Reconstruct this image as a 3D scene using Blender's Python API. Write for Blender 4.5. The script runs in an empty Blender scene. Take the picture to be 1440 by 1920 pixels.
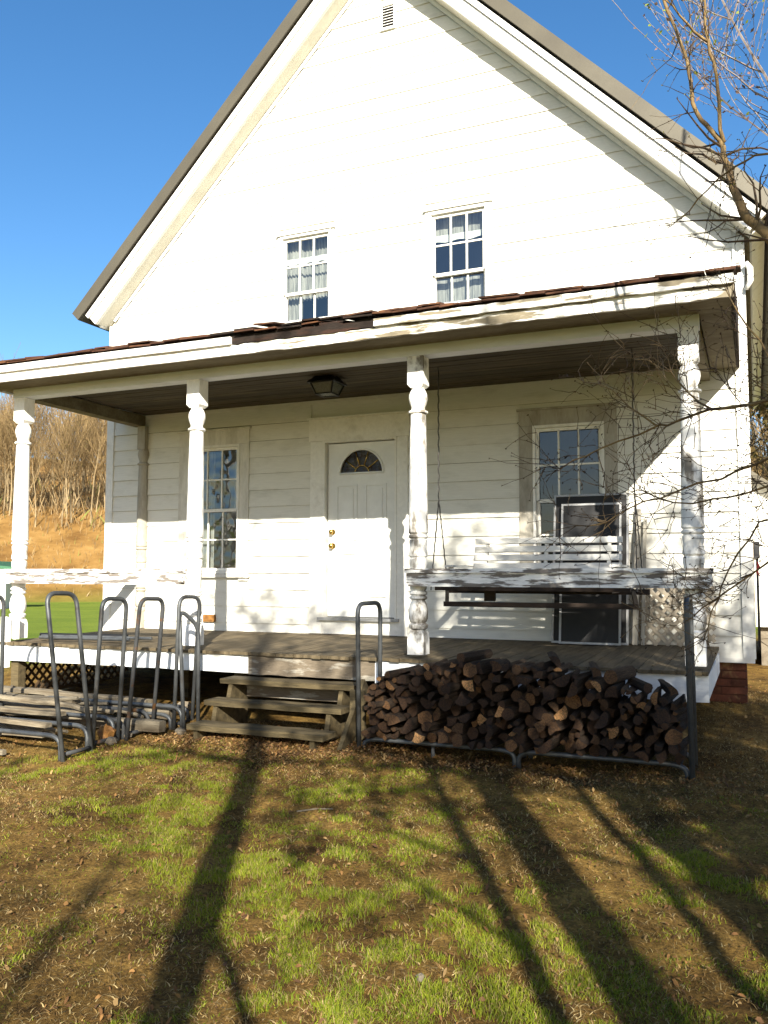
import bpy, math, random
import numpy as np
from mathutils import Vector, Matrix, noise as mnoise

rnd = random.Random(7)
scene = bpy.context.scene
COL = scene.collection

# ------------------------------------------------------------------ camera
cam_d = bpy.data.cameras.new('camera')
cam = bpy.data.objects.new('camera', cam_d); COL.objects.link(cam)
scene.camera = cam
cam_d.sensor_fit = 'VERTICAL'; cam_d.sensor_height = 24.0
cam_d.lens = 1615.35 / 1920 * 24.0
cam_d.clip_start = 0.05; cam_d.clip_end = 3000
_yaw, _pit, _rol = math.radians(23.292), math.radians(4.205), math.radians(0.111)
_f = Vector((-math.sin(_yaw) * math.cos(_pit), math.cos(_yaw) * math.cos(_pit), math.sin(_pit)))
_r = Vector((math.cos(_yaw), math.sin(_yaw), 0)); _u = _r.cross(_f)
_r2 = math.cos(_rol) * _r + math.sin(_rol) * _u; _u2 = -math.sin(_rol) * _r + math.cos(_rol) * _u
_m = Matrix((_r2, _u2, -_f)).transposed().to_4x4(); _m.translation = (6.706, -8.859, 0.664)
cam.matrix_world = _m

# ------------------------------------------------------------------ sky, sun, exposure
SUN_TO = Vector((0.515, -1.0, 0.545)).normalized()          # direction towards the sun
SUN_EL = math.asin(SUN_TO.z); SUN_AZ = math.atan2(SUN_TO.x, SUN_TO.y)
world = bpy.data.worlds.new('World'); scene.world = world; world.use_nodes = True
wn = world.node_tree.nodes; wl = world.node_tree.links
sky = wn.new('ShaderNodeTexSky'); sky.sky_type = 'NISHITA'; sky.sun_disc = False
sky.sun_elevation = SUN_EL; sky.sun_rotation = SUN_AZ
sky.altitude = 600; sky.air_density = 1.0; sky.dust_density = 1.7; sky.ozone_density = 2.0
hs = wn.new('ShaderNodeHueSaturation'); hs.inputs['Saturation'].default_value = 1.28
wl.new(sky.outputs[0], hs.inputs['Color']); wl.new(hs.outputs[0], wn['Background'].inputs[0])
wn['Background'].inputs[1].default_value = 0.072
sun_d = bpy.data.lights.new('sun', 'SUN'); sun_d.energy = 5.0; sun_d.angle = math.radians(0.5)
sun_d.color = (1.0, 0.93, 0.80)
sun = bpy.data.objects.new('sun', sun_d); COL.objects.link(sun)
sun.rotation_euler = (-SUN_TO).to_track_quat('-Z', 'Y').to_euler()
scene.view_settings.view_transform = 'Standard'; scene.view_settings.look = 'None'
scene.view_settings.exposure = 1.58; scene.view_settings.gamma = 1.0
scene.view_settings.use_curve_mapping = False
scene.render.engine = 'CYCLES'
scene.cycles.max_bounces = 7; scene.cycles.transparent_max_bounces = 12
scene.cycles.use_denoising = True

# ------------------------------------------------------------------ helpers
class MB:
    """collects shapes in world coordinates; built as ONE mesh object"""
    def __init__(s): s.v = []; s.f = []; s.mi = []; s.cur = 0
    def quadmesh(s, vs, fs):
        b = len(s.v); s.v += [tuple(p) for p in vs]; s.f += [tuple(i + b for i in f) for f in fs]
        s.mi += [s.cur] * len(fs); return s
    def hexa(s, p):      # 8 points: bottom 4 ccw, top 4 ccw
        return s.quadmesh(p, [(0, 3, 2, 1), (4, 5, 6, 7), (0, 1, 5, 4), (1, 2, 6, 5), (2, 3, 7, 6), (3, 0, 4, 7)])
    def box(s, x0, x1, y0, y1, z0, z1):
        return s.hexa([(x0, y0, z0), (x1, y0, z0), (x1, y1, z0), (x0, y1, z0), (x0, y0, z1), (x1, y0, z1), (x1, y1, z1), (x0, y1, z1)])
    def bar(s, a, b, w, h, up=(0, 0, 1)):
        a = Vector(a); b = Vector(b); d = (b - a).normalized(); up = Vector(up)
        if abs(d.dot(up)) > .99: up = Vector((0, 1, 0))
        r = d.cross(up).normalized() * (w / 2); u = r.cross(d).normalized() * (h / 2)
        return s.hexa([a - r - u, a + r - u, b + r - u, b - r - u, a - r + u, a + r + u, b + r + u, b - r + u])
    def tube(s, pts, rad, n=8, cap=True, wob=0.0, rg=None):
        pts = [Vector(p) for p in pts]; k = len(pts)
        if not hasattr(rad, '__len__'): rad = [rad] * k
        base = len(s.v); prev = None
        for i, p in enumerate(pts):
            d = (pts[min(i + 1, k - 1)] - pts[max(i - 1, 0)])
            d = d.normalized() if d.length > 1e-9 else Vector((0, 0, 1))
            if prev is None:
                a = Vector((0, 0, 1)) if abs(d.z) < .9 else Vector((1, 0, 0))
                u = d.cross(a).normalized()
            else:
                u = prev - d * prev.dot(d); u = u.normalized() if u.length > 1e-6 else d.orthogonal().normalized()
            w = d.cross(u); prev = u
            for j in range(n):
                t = 2 * math.pi * j / n; rr = rad[i] * (1 + (rg.uniform(-wob, wob) if wob else 0))
                q = p + (u * math.cos(t) + w * math.sin(t)) * rr; s.v.append((q.x, q.y, q.z))
        for i in range(k - 1):
            for j in range(n):
                a = base + i * n + j; b = base + i * n + (j + 1) % n
                s.f.append((a, b, b + n, a + n)); s.mi.append(s.cur)
        if cap:
            s.f.append(tuple(base + j for j in range(n))[::-1]); s.mi.append(s.cur)
            s.f.append(tuple(base + (k - 1) * n + j for j in range(n))); s.mi.append(s.cur)
        return s
    def lathe(s, cx, cy, prof, n=20, sq=False):
        base = len(s.v)
        for r, z in prof:
            for j in range(n):
                t = 2 * math.pi * (j + .5) / n
                s.v.append((cx + r * math.cos(t), cy + r * math.sin(t), z))
        for i in range(len(prof) - 1):
            for j in range(n):
                a = base + i * n + j; b = base + i * n + (j + 1) % n
                s.f.append((a, b, b + n, a + n)); s.mi.append(s.cur)
        s.f.append(tuple(base + j for j in range(n))[::-1]); s.mi.append(s.cur)
        s.f.append(tuple(base + (len(prof) - 1) * n + j for j in range(n))); s.mi.append(s.cur)
        return s
    def prism(s, poly, y0, y1):     # polygon in XZ extruded in Y
        n = len(poly); b = len(s.v)
        s.v += [(x, y0, z) for x, z in poly] + [(x, y1, z) for x, z in poly]
        s.f.append(tuple(b + i for i in range(n))); s.mi.append(s.cur)
        s.f.append(tuple(b + n + i for i in range(n))[::-1]); s.mi.append(s.cur)
        for i in range(n):
            j = (i + 1) % n; s.f.append((b + i, b + n + i, b + n + j, b + j)); s.mi.append(s.cur)
        return s
    def xf(s, mat):
        s.v = [tuple(mat @ Vector(p)) for p in s.v]; return s

W = {}      # world origin of every built object
def finish(me, smooth):
    if smooth:
        me.polygons.foreach_set('use_smooth', [True] * len(me.polygons))
def obj(name, mb, mats, parent=None, origin=None, smooth=False, auto=None):
    if not isinstance(mats, (list, tuple)): mats = [mats]
    o0 = W[parent.name] if parent else Vector(origin if origin else (0, 0, 0))
    me = bpy.data.meshes.new(name)
    me.from_pydata([(x - o0.x, y - o0.y, z - o0.z) for x, y, z in mb.v], [], mb.f)
    for m in mats: me.materials.append(m)
    if len(mats) > 1: me.polygons.foreach_set('material_index', mb.mi)
    finish(me, smooth)
    if auto is not None:
        me.polygons.foreach_set('use_smooth', [True] * len(me.polygons))
        me.set_sharp_from_angle(angle=math.radians(auto))
    me.update()
    o = bpy.data.objects.new(name, me); COL.objects.link(o)
    if parent: o.parent = parent
    else: o.location = o0
    W[o.name] = o0.copy()
    return o
def tag(o, label, cat, group=None, kind=None):
    if label: o['label'] = label
    if cat: o['category'] = cat
    if group: o['group'] = group
    if kind: o['kind'] = kind
    return o
def thing(name, loc, label, cat, group=None):
    o = bpy.data.objects.new(name, None); COL.objects.link(o); o.location = loc
    o.empty_display_size = .1; W[o.name] = Vector(loc)
    return tag(o, label, cat, group)
def copy_tree(o, parent=None, loc=None, rotz=None, scale=None):
    c = o.copy(); COL.objects.link(c); c.parent = parent
    if loc is not None: c.location = loc
    if rotz is not None: c.rotation_euler = (0, 0, rotz)
    if scale is not None: c.scale = (scale,) * 3
    W[c.name] = Vector(c.location) if parent is None else W[parent.name]
    for ch in list(o.children): copy_tree(ch, c)
    return c

# ------------------------------------------------------------------ materials
def newmat(name):
    m = bpy.data.materials.new(name); m.use_nodes = True
    return m, m.node_tree.nodes, m.node_tree.links, m.node_tree.nodes['Principled BSDF']
def ramp(n, stops, interp='LINEAR'):
    r = n.new('ShaderNodeValToRGB'); cr = r.color_ramp; cr.interpolation = interp
    while len(cr.elements) < len(stops): cr.elements.new(.5)
    for e, (p, c) in zip(cr.elements, stops):
        e.position = p; e.color = (c[0], c[1], c[2], 1) if hasattr(c, '__len__') else (c, c, c, 1)
    return r
def mixc(n, l, fac, a, b, mode='MIX'):
    x = n.new('ShaderNodeMix'); x.data_type = 'RGBA'; x.blend_type = mode
    for sock, v in ((x.inputs[0], fac), (x.inputs[6], a), (x.inputs[7], b)):
        if hasattr(v, 'is_output'): l.new(v, sock)
        elif hasattr(v, '__len__'): sock.default_value = (v[0], v[1], v[2], 1)
        else: sock.default_value = v
    return x.outputs[2]
def noise(n, l, scale, stretch=(1, 1, 1), detail=5, rough=.6, coord='Object', dist=0.0):
    tc = n.new('ShaderNodeTexCoord'); mp = n.new('ShaderNodeMapping'); mp.inputs['Scale'].default_value = stretch
    l.new(tc.outputs[coord], mp.inputs['Vector'])
    t = n.new('ShaderNodeTexNoise'); t.inputs['Scale'].default_value = scale; t.inputs['Detail'].default_value = detail
    t.inputs['Roughness'].default_value = rough; t.inputs['Distortion'].default_value = dist
    l.new(mp.outputs[0], t.inputs['Vector']); return t.outputs['Fac']
KB = .56
def dk(c): return c if (c is None or max(c) > .605) else tuple(v * KB for v in c)
def surf(name, c1, c2=None, lo=.45, hi=.62, scale=6, stretch=(1, 1, 1), var=.25, vscale=30, vstretch=None, rnd_amt=0.0,
         rough=.75, bump=.15, bdist=.01, metallic=0.0, spec=.3, c3=None, lo3=.5, hi3=.6, scale3=3, stretch3=(1, 1, 1), raw=False):
    m, n, l, p = newmat(name)
    if max(c1) <= .605 and not raw: c1, c2, c3 = dk(c1), dk(c2), dk(c3)
    col = c1
    if c2 is not None:
        f = noise(n, l, scale, stretch); r = ramp(n, [(lo, 0.0), (hi, 1.0)]); l.new(f, r.inputs[0])
        col = mixc(n, l, r.outputs[0], c1, c2)
    if c3 is not None:
        f3 = noise(n, l, scale3, stretch3, dist=.4); r3 = ramp(n, [(lo3, 0.0), (hi3, 1.0)]); l.new(f3, r3.inputs[0])
        col = mixc(n, l, r3.outputs[0], col, c3)
    f2 = noise(n, l, vscale, vstretch or stretch, detail=6, rough=.65)
    r2 = ramp(n, [(.25, 1 - var), (.75, 1 + var * .4)]); l.new(f2, r2.inputs[0])
    col = mixc(n, l, 1.0, col, r2.outputs[0], 'MULTIPLY')
    if rnd_amt:
        oi = n.new('ShaderNodeObjectInfo'); rr = ramp(n, [(0, 1 - rnd_amt), (1, 1 + rnd_amt * .3)]); l.new(oi.outputs['Random'], rr.inputs[0])
        col = mixc(n, l, 1.0, col, rr.outputs[0], 'MULTIPLY')
    l.new(col, p.inputs['Base Color'])
    p.inputs['Roughness'].default_value = rough; p.inputs['Metallic'].default_value = metallic
    p.inputs['Specular IOR Level'].default_value = spec
    if bump:
        b = n.new('ShaderNodeBump'); b.inputs['Strength'].default_value = bump; b.inputs['Distance'].default_value = bdist
        l.new(f2, b.inputs['Height']); l.new(b.outputs[0], p.inputs['Normal'])
    return m
def vcol(name, rough=.8, trans=0.0, spec=.2, kb=KB):
    m, n, l, p = newmat(name)
    a = n.new('ShaderNodeVertexColor'); a.layer_name = 'Col'
    col = mixc(n, l, 1.0, a.outputs[0], (kb, kb, kb), 'MULTIPLY'); l.new(col, p.inputs['Base Color']); p.inputs['Roughness'].default_value = rough
    p.inputs['Specular IOR Level'].default_value = spec
    if trans:
        t = n.new('ShaderNodeBsdfTranslucent'); l.new(col, t.inputs[0]); mx = n.new('ShaderNodeMixShader')
        mx.inputs[0].default_value = trans; l.new(p.outputs[0], mx.inputs[1]); l.new(t.outputs[0], mx.inputs[2])
        l.new(mx.outputs[0], n['Material Output'].inputs[0])
    return m
def glass(name, tint=(.75, .8, .8), ior=1.75, wav=.02, wsc=2.5, rough=.01):
    m, n, l, p = newmat(name); n.remove(p)
    tr = n.new('ShaderNodeBsdfTransparent'); tr.inputs[0].default_value = (*tint, 1)
    gl = n.new('ShaderNodeBsdfGlossy'); gl.inputs['Roughness'].default_value = rough
    lw = n.new('ShaderNodeLayerWeight'); lw.inputs['Blend'].default_value = .5
    pw = n.new('ShaderNodeMath'); pw.operation = 'POWER'; l.new(lw.outputs['Facing'], pw.inputs[0]); pw.inputs[1].default_value = 4
    fr = n.new('ShaderNodeMath'); fr.operation = 'MULTIPLY_ADD'; l.new(pw.outputs[0], fr.inputs[0]); fr.inputs[1].default_value = .85; fr.inputs[2].default_value = ((ior - 1) / (ior + 1)) ** 2 * 1.6
    f = noise(n, l, wsc, detail=2); b = n.new('ShaderNodeBump'); b.inputs['Strength'].default_value = wav; b.inputs['Distance'].default_value = .1
    l.new(f, b.inputs['Height']); l.new(b.outputs[0], gl.inputs['Normal'])
    mx = n.new('ShaderNodeMixShader'); l.new(fr.outputs[0], mx.inputs[0]); l.new(tr.outputs[0], mx.inputs[1]); l.new(gl.outputs[0], mx.inputs[2])
    l.new(mx.outputs[0], n['Material Output'].inputs[0]); return m

WOODG = (.20, .165, .12)
m_siding = surf('white_siding', (.68, .67, .61), (.52, .51, .45), .52, .80, 2.2, (1, 1, 3), var=.10, vscale=18, vstretch=(.4, 1, 5), rnd_amt=.06, rough=.6, bump=.12, bdist=.004)
m_trim = surf('white_trim', (.74, .73, .68), (.56, .54, .48), .55, .8, 5, (1, 1, 1), var=.12, vscale=25, rough=.6, bump=.1, bdist=.004)
m_casing = surf('faded_white_casing', (.64, .62, .56), (.44, .42, .36), .45, .75, 4, (2, 2, .6), var=.15, vscale=22, rough=.7, bump=.12, bdist=.004)
m_graytrim = surf('grey_casing', (.38, .355, .30), (.22, .195, .15), raw=True, lo=.45, hi=.75, scale=4, stretch=(2, 2, .6), var=.2, vscale=22, rough=.75, bump=.15, bdist=.004)
m_rakesoffit = surf('cream_soffit', (.66, .64, .56), (.56, .53, .45), raw=True, lo=.4, hi=.7, scale=3, var=.12, vscale=18, rough=.8)
m_lapshade = surf('lap_shade_edge', (.20, .18, .14), raw=True, var=.3, rough=.95)  # dark colour paints the shade line under each siding lap
m_post = surf('peeling_white_post', (.78, .77, .73), (.20, .18, .15), .50, .62, 5, (1.6, 1.6, .8), var=.18, vscale=30, rough=.7, bump=.25, bdist=.006)
m_postclean = surf('white_post_paint', (.80, .79, .76), (.55, .52, .46), .6, .78, 5, (1.6, 1.6, .8), var=.12, vscale=30, rough=.65, bump=.15, bdist=.005)
m_rail = surf('flaking_white_rail', (.80, .79, .75), (.17, .15, .13), .47, .54, 9, (.5, 2.5, 3.2), var=.25, vscale=40, vstretch=(.3, 3, 3), rough=.8, bump=.4, bdist=.008)
m_fasciaw = surf('flaking_eave_paint', (.74, .73, .67), (.20, .17, .115), .50, .57, 5, (.45, 2.5, 3.5), var=.25, vscale=35, vstretch=(.4, 3, 4), rough=.8, bump=.35, bdist=.006)
m_fascia = surf('white_eave_paint', (.80, .79, .76), (.55, .52, .45), .58, .8, 3, (.4, 2, 3), var=.15, vscale=35, vstretch=(.4, 3, 4), rough=.7, bump=.15, bdist=.005)
m_beam = surf('beam_paint_sky_tint', (.66, .69, .71), (.46, .47, .46), .5, .8, 2.5, (.5, 2, 2), var=.12, vscale=20, rough=.7, bump=.1, bdist=.004)  # white paint, bluish tint stands in for sky light in the eave's shade
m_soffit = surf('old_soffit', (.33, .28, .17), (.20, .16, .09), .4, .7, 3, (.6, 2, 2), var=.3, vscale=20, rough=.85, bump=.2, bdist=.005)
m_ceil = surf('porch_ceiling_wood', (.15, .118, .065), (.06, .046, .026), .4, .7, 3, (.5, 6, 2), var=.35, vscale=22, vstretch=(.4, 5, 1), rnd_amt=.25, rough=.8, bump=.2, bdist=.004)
m_floor = surf('weathered_floor_board', (.26, .20, .115), (.13, .10, .055), .4, .68, 5, (4, .5, 1), var=.35, vscale=30, vstretch=(6, .4, 1), rnd_amt=.28, rough=.85, bump=.35, bdist=.006)
m_bare = surf('bare_grey_wood', (.26, .21, .15), (.50, .46, .38), .55, .62, 5, (.7, 2, 3), var=.4, vscale=30, vstretch=(.5, 3, 5), rough=.9, bump=.4, bdist=.008)
m_skirt = surf('skirt_paint', (.70, .72, .72), (.50, .48, .42), .55, .75, 3, (.5, 2, 2), var=.15, vscale=25, rough=.7, bump=.2, bdist=.005)
m_step = surf('mossy_step_wood', (.20, .152, .075), (.075, .058, .028), .4, .65, 4, (.6, 4, 4), var=.35, vscale=28, vstretch=(.5, 6, 6), rough=.9, bump=.4, bdist=.006)
m_timber = surf('grey_timber', (.40, .34, .24), (.20, .155, .10), .42, .66, 4, (.5, 5, 5), var=.4, vscale=22, vstretch=(.5, 7, 7), rnd_amt=.35, rough=.9, bump=.5, bdist=.01)
m_pipe = surf('galvanised_pipe', (.16, .172, .18), (.09, .08, .07), .55, .72, 7, (1, 1, 1), var=.25, vscale=30, rough=.5, bump=.1, bdist=.003, metallic=.45, spec=.5)
m_rust = surf('rusty_pipe', (.10, .105, .11), (.22, .10, .03), .56, .66, 5, (1, 1, 1.5), var=.3, vscale=35, rough=.7, bump=.2, bdist=.003, metallic=.25)
m_roofmetal = surf('tan_roof_metal', (.17, .15, .105), (.13, .113, .08), .4, .7, 1.5, var=.12, vscale=12, rough=.45, bump=.05, metallic=.2, spec=.5)
m_darkgap = surf('dark_wood_edge', (.06, .05, .045), var=.2, rough=.9)
m_shingle = surf('rusty_brown_roofing', (.13, .055, .030), (.28, .12, .045), .52, .66, 6, (1, 3, 3), var=.4, vscale=40, rnd_amt=.45, rough=.85, bump=.4, bdist=.006)
m_rot = surf('rotten_dark_wood', (.035, .024, .018), (.10, .045, .028), .5, .7, 6, (.6, 3, 3), var=.5, vscale=40, rough=.95, bump=.6, bdist=.012)
m_bluewood = surf('dark_swing_frame', (.045, .028, .018), (.09, .055, .035), .5, .7, 5, (.5, 4, 4), var=.3, rough=.7, bump=.2)
m_swing = surf('white_swing_slat', (.62, .61, .57), (.36, .34, .30), .55, .75, 4, (.6, 3, 3), var=.15, vscale=30, rough=.65, bump=.1, bdist=.003)
m_door = surf('white_door', (.70, .705, .68), var=.14, vscale=5, rough=.4, bump=.03, bdist=.003, spec=.4)
m_brass = surf('brass', (.62, .40, .10), var=.15, rough=.25, bump=0, metallic=1.0)
m_black = surf('black_iron', (.012, .012, .013), var=.2, rough=.45, bump=0, spec=.4)
m_frost = surf('seeded_lamp_glass', (.20, .21, .19), var=.35, vscale=60, rough=.25, bump=.4, bdist=.01, spec=.6)
m_chain = surf('chain_steel', (.16, .15, .14), var=.3, rough=.5, bump=0, metallic=.7)
m_alu = surf('aluminium_screen_frame', (.60, .60, .60), (.40, .41, .40), .5, .7, 6, var=.15, rough=.45, bump=.05, metallic=.3)
m_mesh = surf('dark_screen_mesh', (.012, .012, .014), (.03, .03, .03), .45, .7, 2, var=.3, vscale=15, rough=.6, bump=0, spec=.4)
m_lath = surf('tan_lath', (.60, .52, .40), (.42, .36, .27), .45, .7, 5, var=.2, vscale=25, rough=.8, bump=.2, bdist=.003)
m_lathdark = surf('brown_lath', (.16, .10, .05), (.09, .06, .03), .45, .7, 5, var=.25, rough=.85, bump=.2)
m_brick = surf('red_brick', (.22, .075, .042), (.13, .05, .032), .4, .7, 9, var=.3, vscale=45, rnd_amt=.3, rough=.9, bump=.4, bdist=.004, c3=(.36, .22, .10), lo3=.52, hi3=.66, scale3=6)
m_mortar = surf('mortar', (.17, .07, .045), (.11, .05, .035), .4, .7, 9, var=.3, rough=.95, bump=.4)
m_stone = surf('light_block_stone', (.10, .085, .065), (.055, .045, .035), .4, .7, 4, var=.3, rough=.95, bump=.5, bdist=.02)
m_rock = surf('field_rock', (.42, .36, .27), (.24, .19, .13), .4, .7, 6, var=.3, rnd_amt=.4, rough=.95, bump=.5, bdist=.02)
m_room = surf('dark_room', (.055, .05, .045), var=.2, rough=.9, bump=0)
m_curtain = surf('lace_curtain', (.42, .40, .355), (.20, .19, .17), .42, .62, 9, (5, 1, .25), raw=True, var=.35, vscale=60, rough=.9, bump=.2)
m_valance = surf('white_valance', (.75, .73, .68), var=.15, vscale=20, rough=.9, bump=.1)
m_glass = glass('window_glass', ior=1.95, wav=.03)
m_glasswavy = glass('wavy_old_glass', ior=1.9, wav=.22, wsc=3.2)
m_gold = surf('orange_wood_block', (.42, .20, .05), (.28, .12, .03), .45, .6, 20, var=.3, rough=.7)
m_red = surf('red_plastic', (.42, .03, .03), var=.2, rough=.5, bump=0)
m_grey = surf('grey_meter_box', (.06, .06, .065), var=.3, rough=.5, bump=0)
m_bark = surf('grey_brown_bark', (.20, .155, .105), (.10, .075, .05), .4, .65, 12, (1, 1, .3), var=.4, vscale=50, vstretch=(1, 1, .3), rough=.9, bump=.5, bdist=.006)
m_bark2 = surf('golden_bark', (.46, .31, .13), (.22, .14, .06), .42, .62, 9, (1, 1, .5), var=.4, vscale=45, rough=.85, bump=.4, bdist=.004)
m_twig = surf('dark_twig', (.14, .095, .058), (.36, .25, .13), .5, .62, 3, var=.3, rough=.85, bump=0)
m_twigpale = surf('pale_twig', (.42, .36, .32), (.27, .21, .18), .45, .65, 2, var=.3, rough=.9, bump=0)
m_hilltree = surf('hill_tree_bark', (.58, .44, .25), (.34, .25, .13), .4, .65, .8, var=.3, rnd_amt=.4, rough=.95, bump=0)
m_hilltwig = surf('hill_twigs', (.46, .32, .15), (.30, .20, .09), .4, .65, .4, var=.3, rnd_amt=.4, rough=.95, bump=0)
m_evergreen = surf('evergreen_leaf', (.05, .11, .03), (.03, .07, .02), .4, .7, 1, var=.3, rough=.8, bump=0)
m_green = surf('green_sheet_roof', (.01, .17, .075), var=.15, rough=.35, bump=0, spec=.5)
m_grass = vcol('grass_blade', .7, .35, kb=.8)
m_leaf = vcol('dead_leaf', .85, .15, kb=.66)
m_bud = vcol('spring_bud', .7, .3)

def logmats():
    bark = surf('log_bark', (.085, .055, .036), (.24, .15, .082), .45, .65, 14, (2, .4, 2), var=.5, vscale=60, vstretch=(2, .4, 2), rnd_amt=.45, rough=.95, bump=1.0, bdist=.02)
    end, n, l, p = newmat('log_end_grain')
    tc = n.new('ShaderNodeTexCoord'); mp = n.new('ShaderNodeMapping'); mp.inputs['Scale'].default_value = (1, .02, 1)
    l.new(tc.outputs['Object'], mp.inputs['Vector'])
    w = n.new('ShaderNodeTexWave'); w.wave_type = 'RINGS'; w.rings_direction = 'SPHERICAL'; w.inputs['Scale'].default_value = 5
    w.inputs['Distortion'].default_value = 2.5; w.inputs['Detail'].default_value = 3; w.inputs['Detail Scale'].default_value = 2
    l.new(mp.outputs[0], w.inputs['Vector'])
    r = ramp(n, [(0, (.20, .115, .055)), (.6, (.30, .18, .085)), (1, (.36, .23, .115))]); l.new(w.outputs['Color'], r.inputs[0])
    f = noise(n, l, 9, detail=9, rough=.75, dist=1.2); r2 = ramp(n, [(.36, .18), (.5, .8), (.66, 1.35)]); l.new(f, r2.inputs[0])
    c = mixc(n, l, 1.0, r.outputs[0], r2.outputs[0], 'MULTIPLY')
    oi = n.new('ShaderNodeObjectInfo'); rr = ramp(n, [(0, (.16, .12, .09)), (.5, (.34, .26, .19)), (.80, (.5, .42, .32)), (.93, (1.1, .9, .65)), (1, (2.6, 2.4, 2.1))]); l.new(oi.outputs['Random'], rr.inputs[0])
    c = mixc(n, l, 1.0, c, rr.outputs[0], 'MULTIPLY'); c = mixc(n, l, 1.0, c, (1.25, 1.2, 1.1), 'MULTIPLY'); l.new(c, p.inputs['Base Color']); p.inputs['Roughness'].default_value = .9
    b = n.new('ShaderNodeBump'); b.inputs['Strength'].default_value = 1.0; b.inputs['Distance'].default_value = .08; l.new(f, b.inputs['Height']); l.new(b.outputs[0], p.inputs['Normal'])
    return bark, end
m_logbark, m_logend = logmats()

# ------------------------------------------------------------------ terrain
def sstep(a, b, x):
    t = np.clip((x - a) / (b - a), 0, 1); return t * t * (3 - 2 * t)
def vnoise(x, y, seed=0):
    x = np.asarray(x, float); y = np.asarray(y, float)
    xi = np.floor(x).astype(np.int64); yi = np.floor(y).astype(np.int64); fx = x - xi; fy = y - yi
    fx = fx * fx * (3 - 2 * fx); fy = fy * fy * (3 - 2 * fy)
    def h(a, b):
        n = (a * 374761393 + b * 668265263 + seed * 2246822519) & 0xffffffff
        n = ((n ^ (n >> 13)) * 1274126177) & 0xffffffff
        return ((n ^ (n >> 16)) & 0xffff) / 65535.0
    return (h(xi, yi) * (1 - fx) + h(xi + 1, yi) * fx) * (1 - fy) + (h(xi, yi + 1) * (1 - fx) + h(xi + 1, yi + 1) * fx) * fy
def fbm(x, y, s, seed=0, o=4):
    a = 0; k = 1.0; t = 0
    for i in range(o):
        a = a + k * vnoise(x * s * 2 ** i, y * s * 2 ** i, seed + i * 17); t += k; k *= .5
    return a / t
def ground_z(x, y):
    x = np.asarray(x, float); y = np.asarray(y, float)
    z = -.57 + .05 * np.clip(y, -60, 0)
    z = z - .008 * np.clip(y, 0, 45)
    z = z - .03 * sstep(-1, -8, x)
    near = np.exp(-((x - 4) ** 2 + (y + 4) ** 2) / 80)
    z = z + (fbm(x, y, 1.1, 3, 4) - .5) * .09 * (near + .3) + (fbm(x, y, 6, 9, 2) - .5) * .025 * near
    r = np.hypot(x - 3, y + 4) + 1e-6
    w = sstep(-.05, .4, ((x - 3) * -.30 + (y + 4) * .954) / r)
    h = np.clip(r - 46, 0, 15) * .44 + np.clip(r - 61, 0, 60) * .18
    h = h * (1 + .18 * (fbm(x, y, .07, 5, 3) - .5) * 2)
    return z + w * h
def gz(x, y): return float(ground_z(x, y))

def axis(lo, hi, step, far):
    a = list(np.arange(lo, hi + 1e-6, step)); s = step; v = hi
    while v < far: s *= 1.16; v += s; a.append(v)
    s = step; v = lo; b = []
    while v > -far: s *= 1.16; v -= s; b.append(v)
    return np.array(b[::-1] + a)
xs = axis(-3, 9.5, .1, 700); ys = axis(-8, .6, .1, 700)
X, Y = np.meshgrid(xs, ys); Z = ground_z(X, Y)
nv = X.size; nx = len(xs); ny = len(ys)
me = bpy.data.meshes.new('ground')
i0 = (np.arange(ny - 1)[:, None] * nx + np.arange(nx - 1)[None, :]).ravel()
faces = np.stack([i0, i0 + 1, i0 + 1 + nx, i0 + nx], 1)
me.from_pydata(np.stack([X, Y, Z], -1).reshape(-1, 3).tolist(), [], faces.tolist())
R = np.hypot(X - 3, Y + 4)
WB = sstep(-.05, .4, ((X - 3) * -.30 + (Y + 4) * .954) / (R + 1e-6))
litter = sstep(44, 48, R) * WB
lawn = (1 - litter) * np.clip(sstep(-1.6, -3.2, X) * sstep(-1.5, 1.5, Y) + sstep(14, 20, R), 0, 1)
ca = me.color_attributes.new('Zone', 'FLOAT_COLOR', 'POINT')
cz = np.ones((nv, 4), np.float32); cz[:, 0] = lawn.ravel(); cz[:, 1] = litter.ravel(); cz[:, 2] = 0
ca.data.foreach_set('color', cz.ravel()); me.polygons.foreach_set('use_smooth', [True] * len(me.polygons))
gm, n, l, p = newmat('yard_soil')
f1 = noise(n, l, 1.6, detail=8, rough=.65); f2 = noise(n, l, 9, detail=8, rough=.7); f3 = noise(n, l, 55, detail=6, rough=.75)
r1 = ramp(n, [(.32, (.13, .068, .020)), (.48, (.33, .19, .052)), (.66, (.52, .32, .09))]); l.new(f1, r1.inputs[0])
r2 = ramp(n, [(.32, .45), (.68, 1.25)]); l.new(f2, r2.inputs[0]); r3 = ramp(n, [(.32, .28), (.68, 1.4)]); l.new(f3, r3.inputs[0])
c = mixc(n, l, 1, r1.outputs[0], r2.outputs[0], 'MULTIPLY'); c = mixc(n, l, 1, c, r3.outputs[0], 'MULTIPLY')
zn = n.new('ShaderNodeVertexColor'); zn.layer_name = 'Zone'; sp = n.new('ShaderNodeSeparateColor'); l.new(zn.outputs[0], sp.inputs[0])
fl = noise(n, l, .5, detail=6); rl = ramp(n, [(.3, (.20, .29, .035)), (.7, (.33, .41, .055))]); l.new(fl, rl.inputs[0])
cl = mixc(n, l, 1, rl.outputs[0], r3.outputs[0], 'MULTIPLY')
fh = noise(n, l, .35, detail=9, rough=.7); rh = ramp(n, [(.32, (.20, .10, .030)), (.5, (.38, .21, .065)), (.68, (.52, .31, .11))]); l.new(fh, rh.inputs[0])
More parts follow.
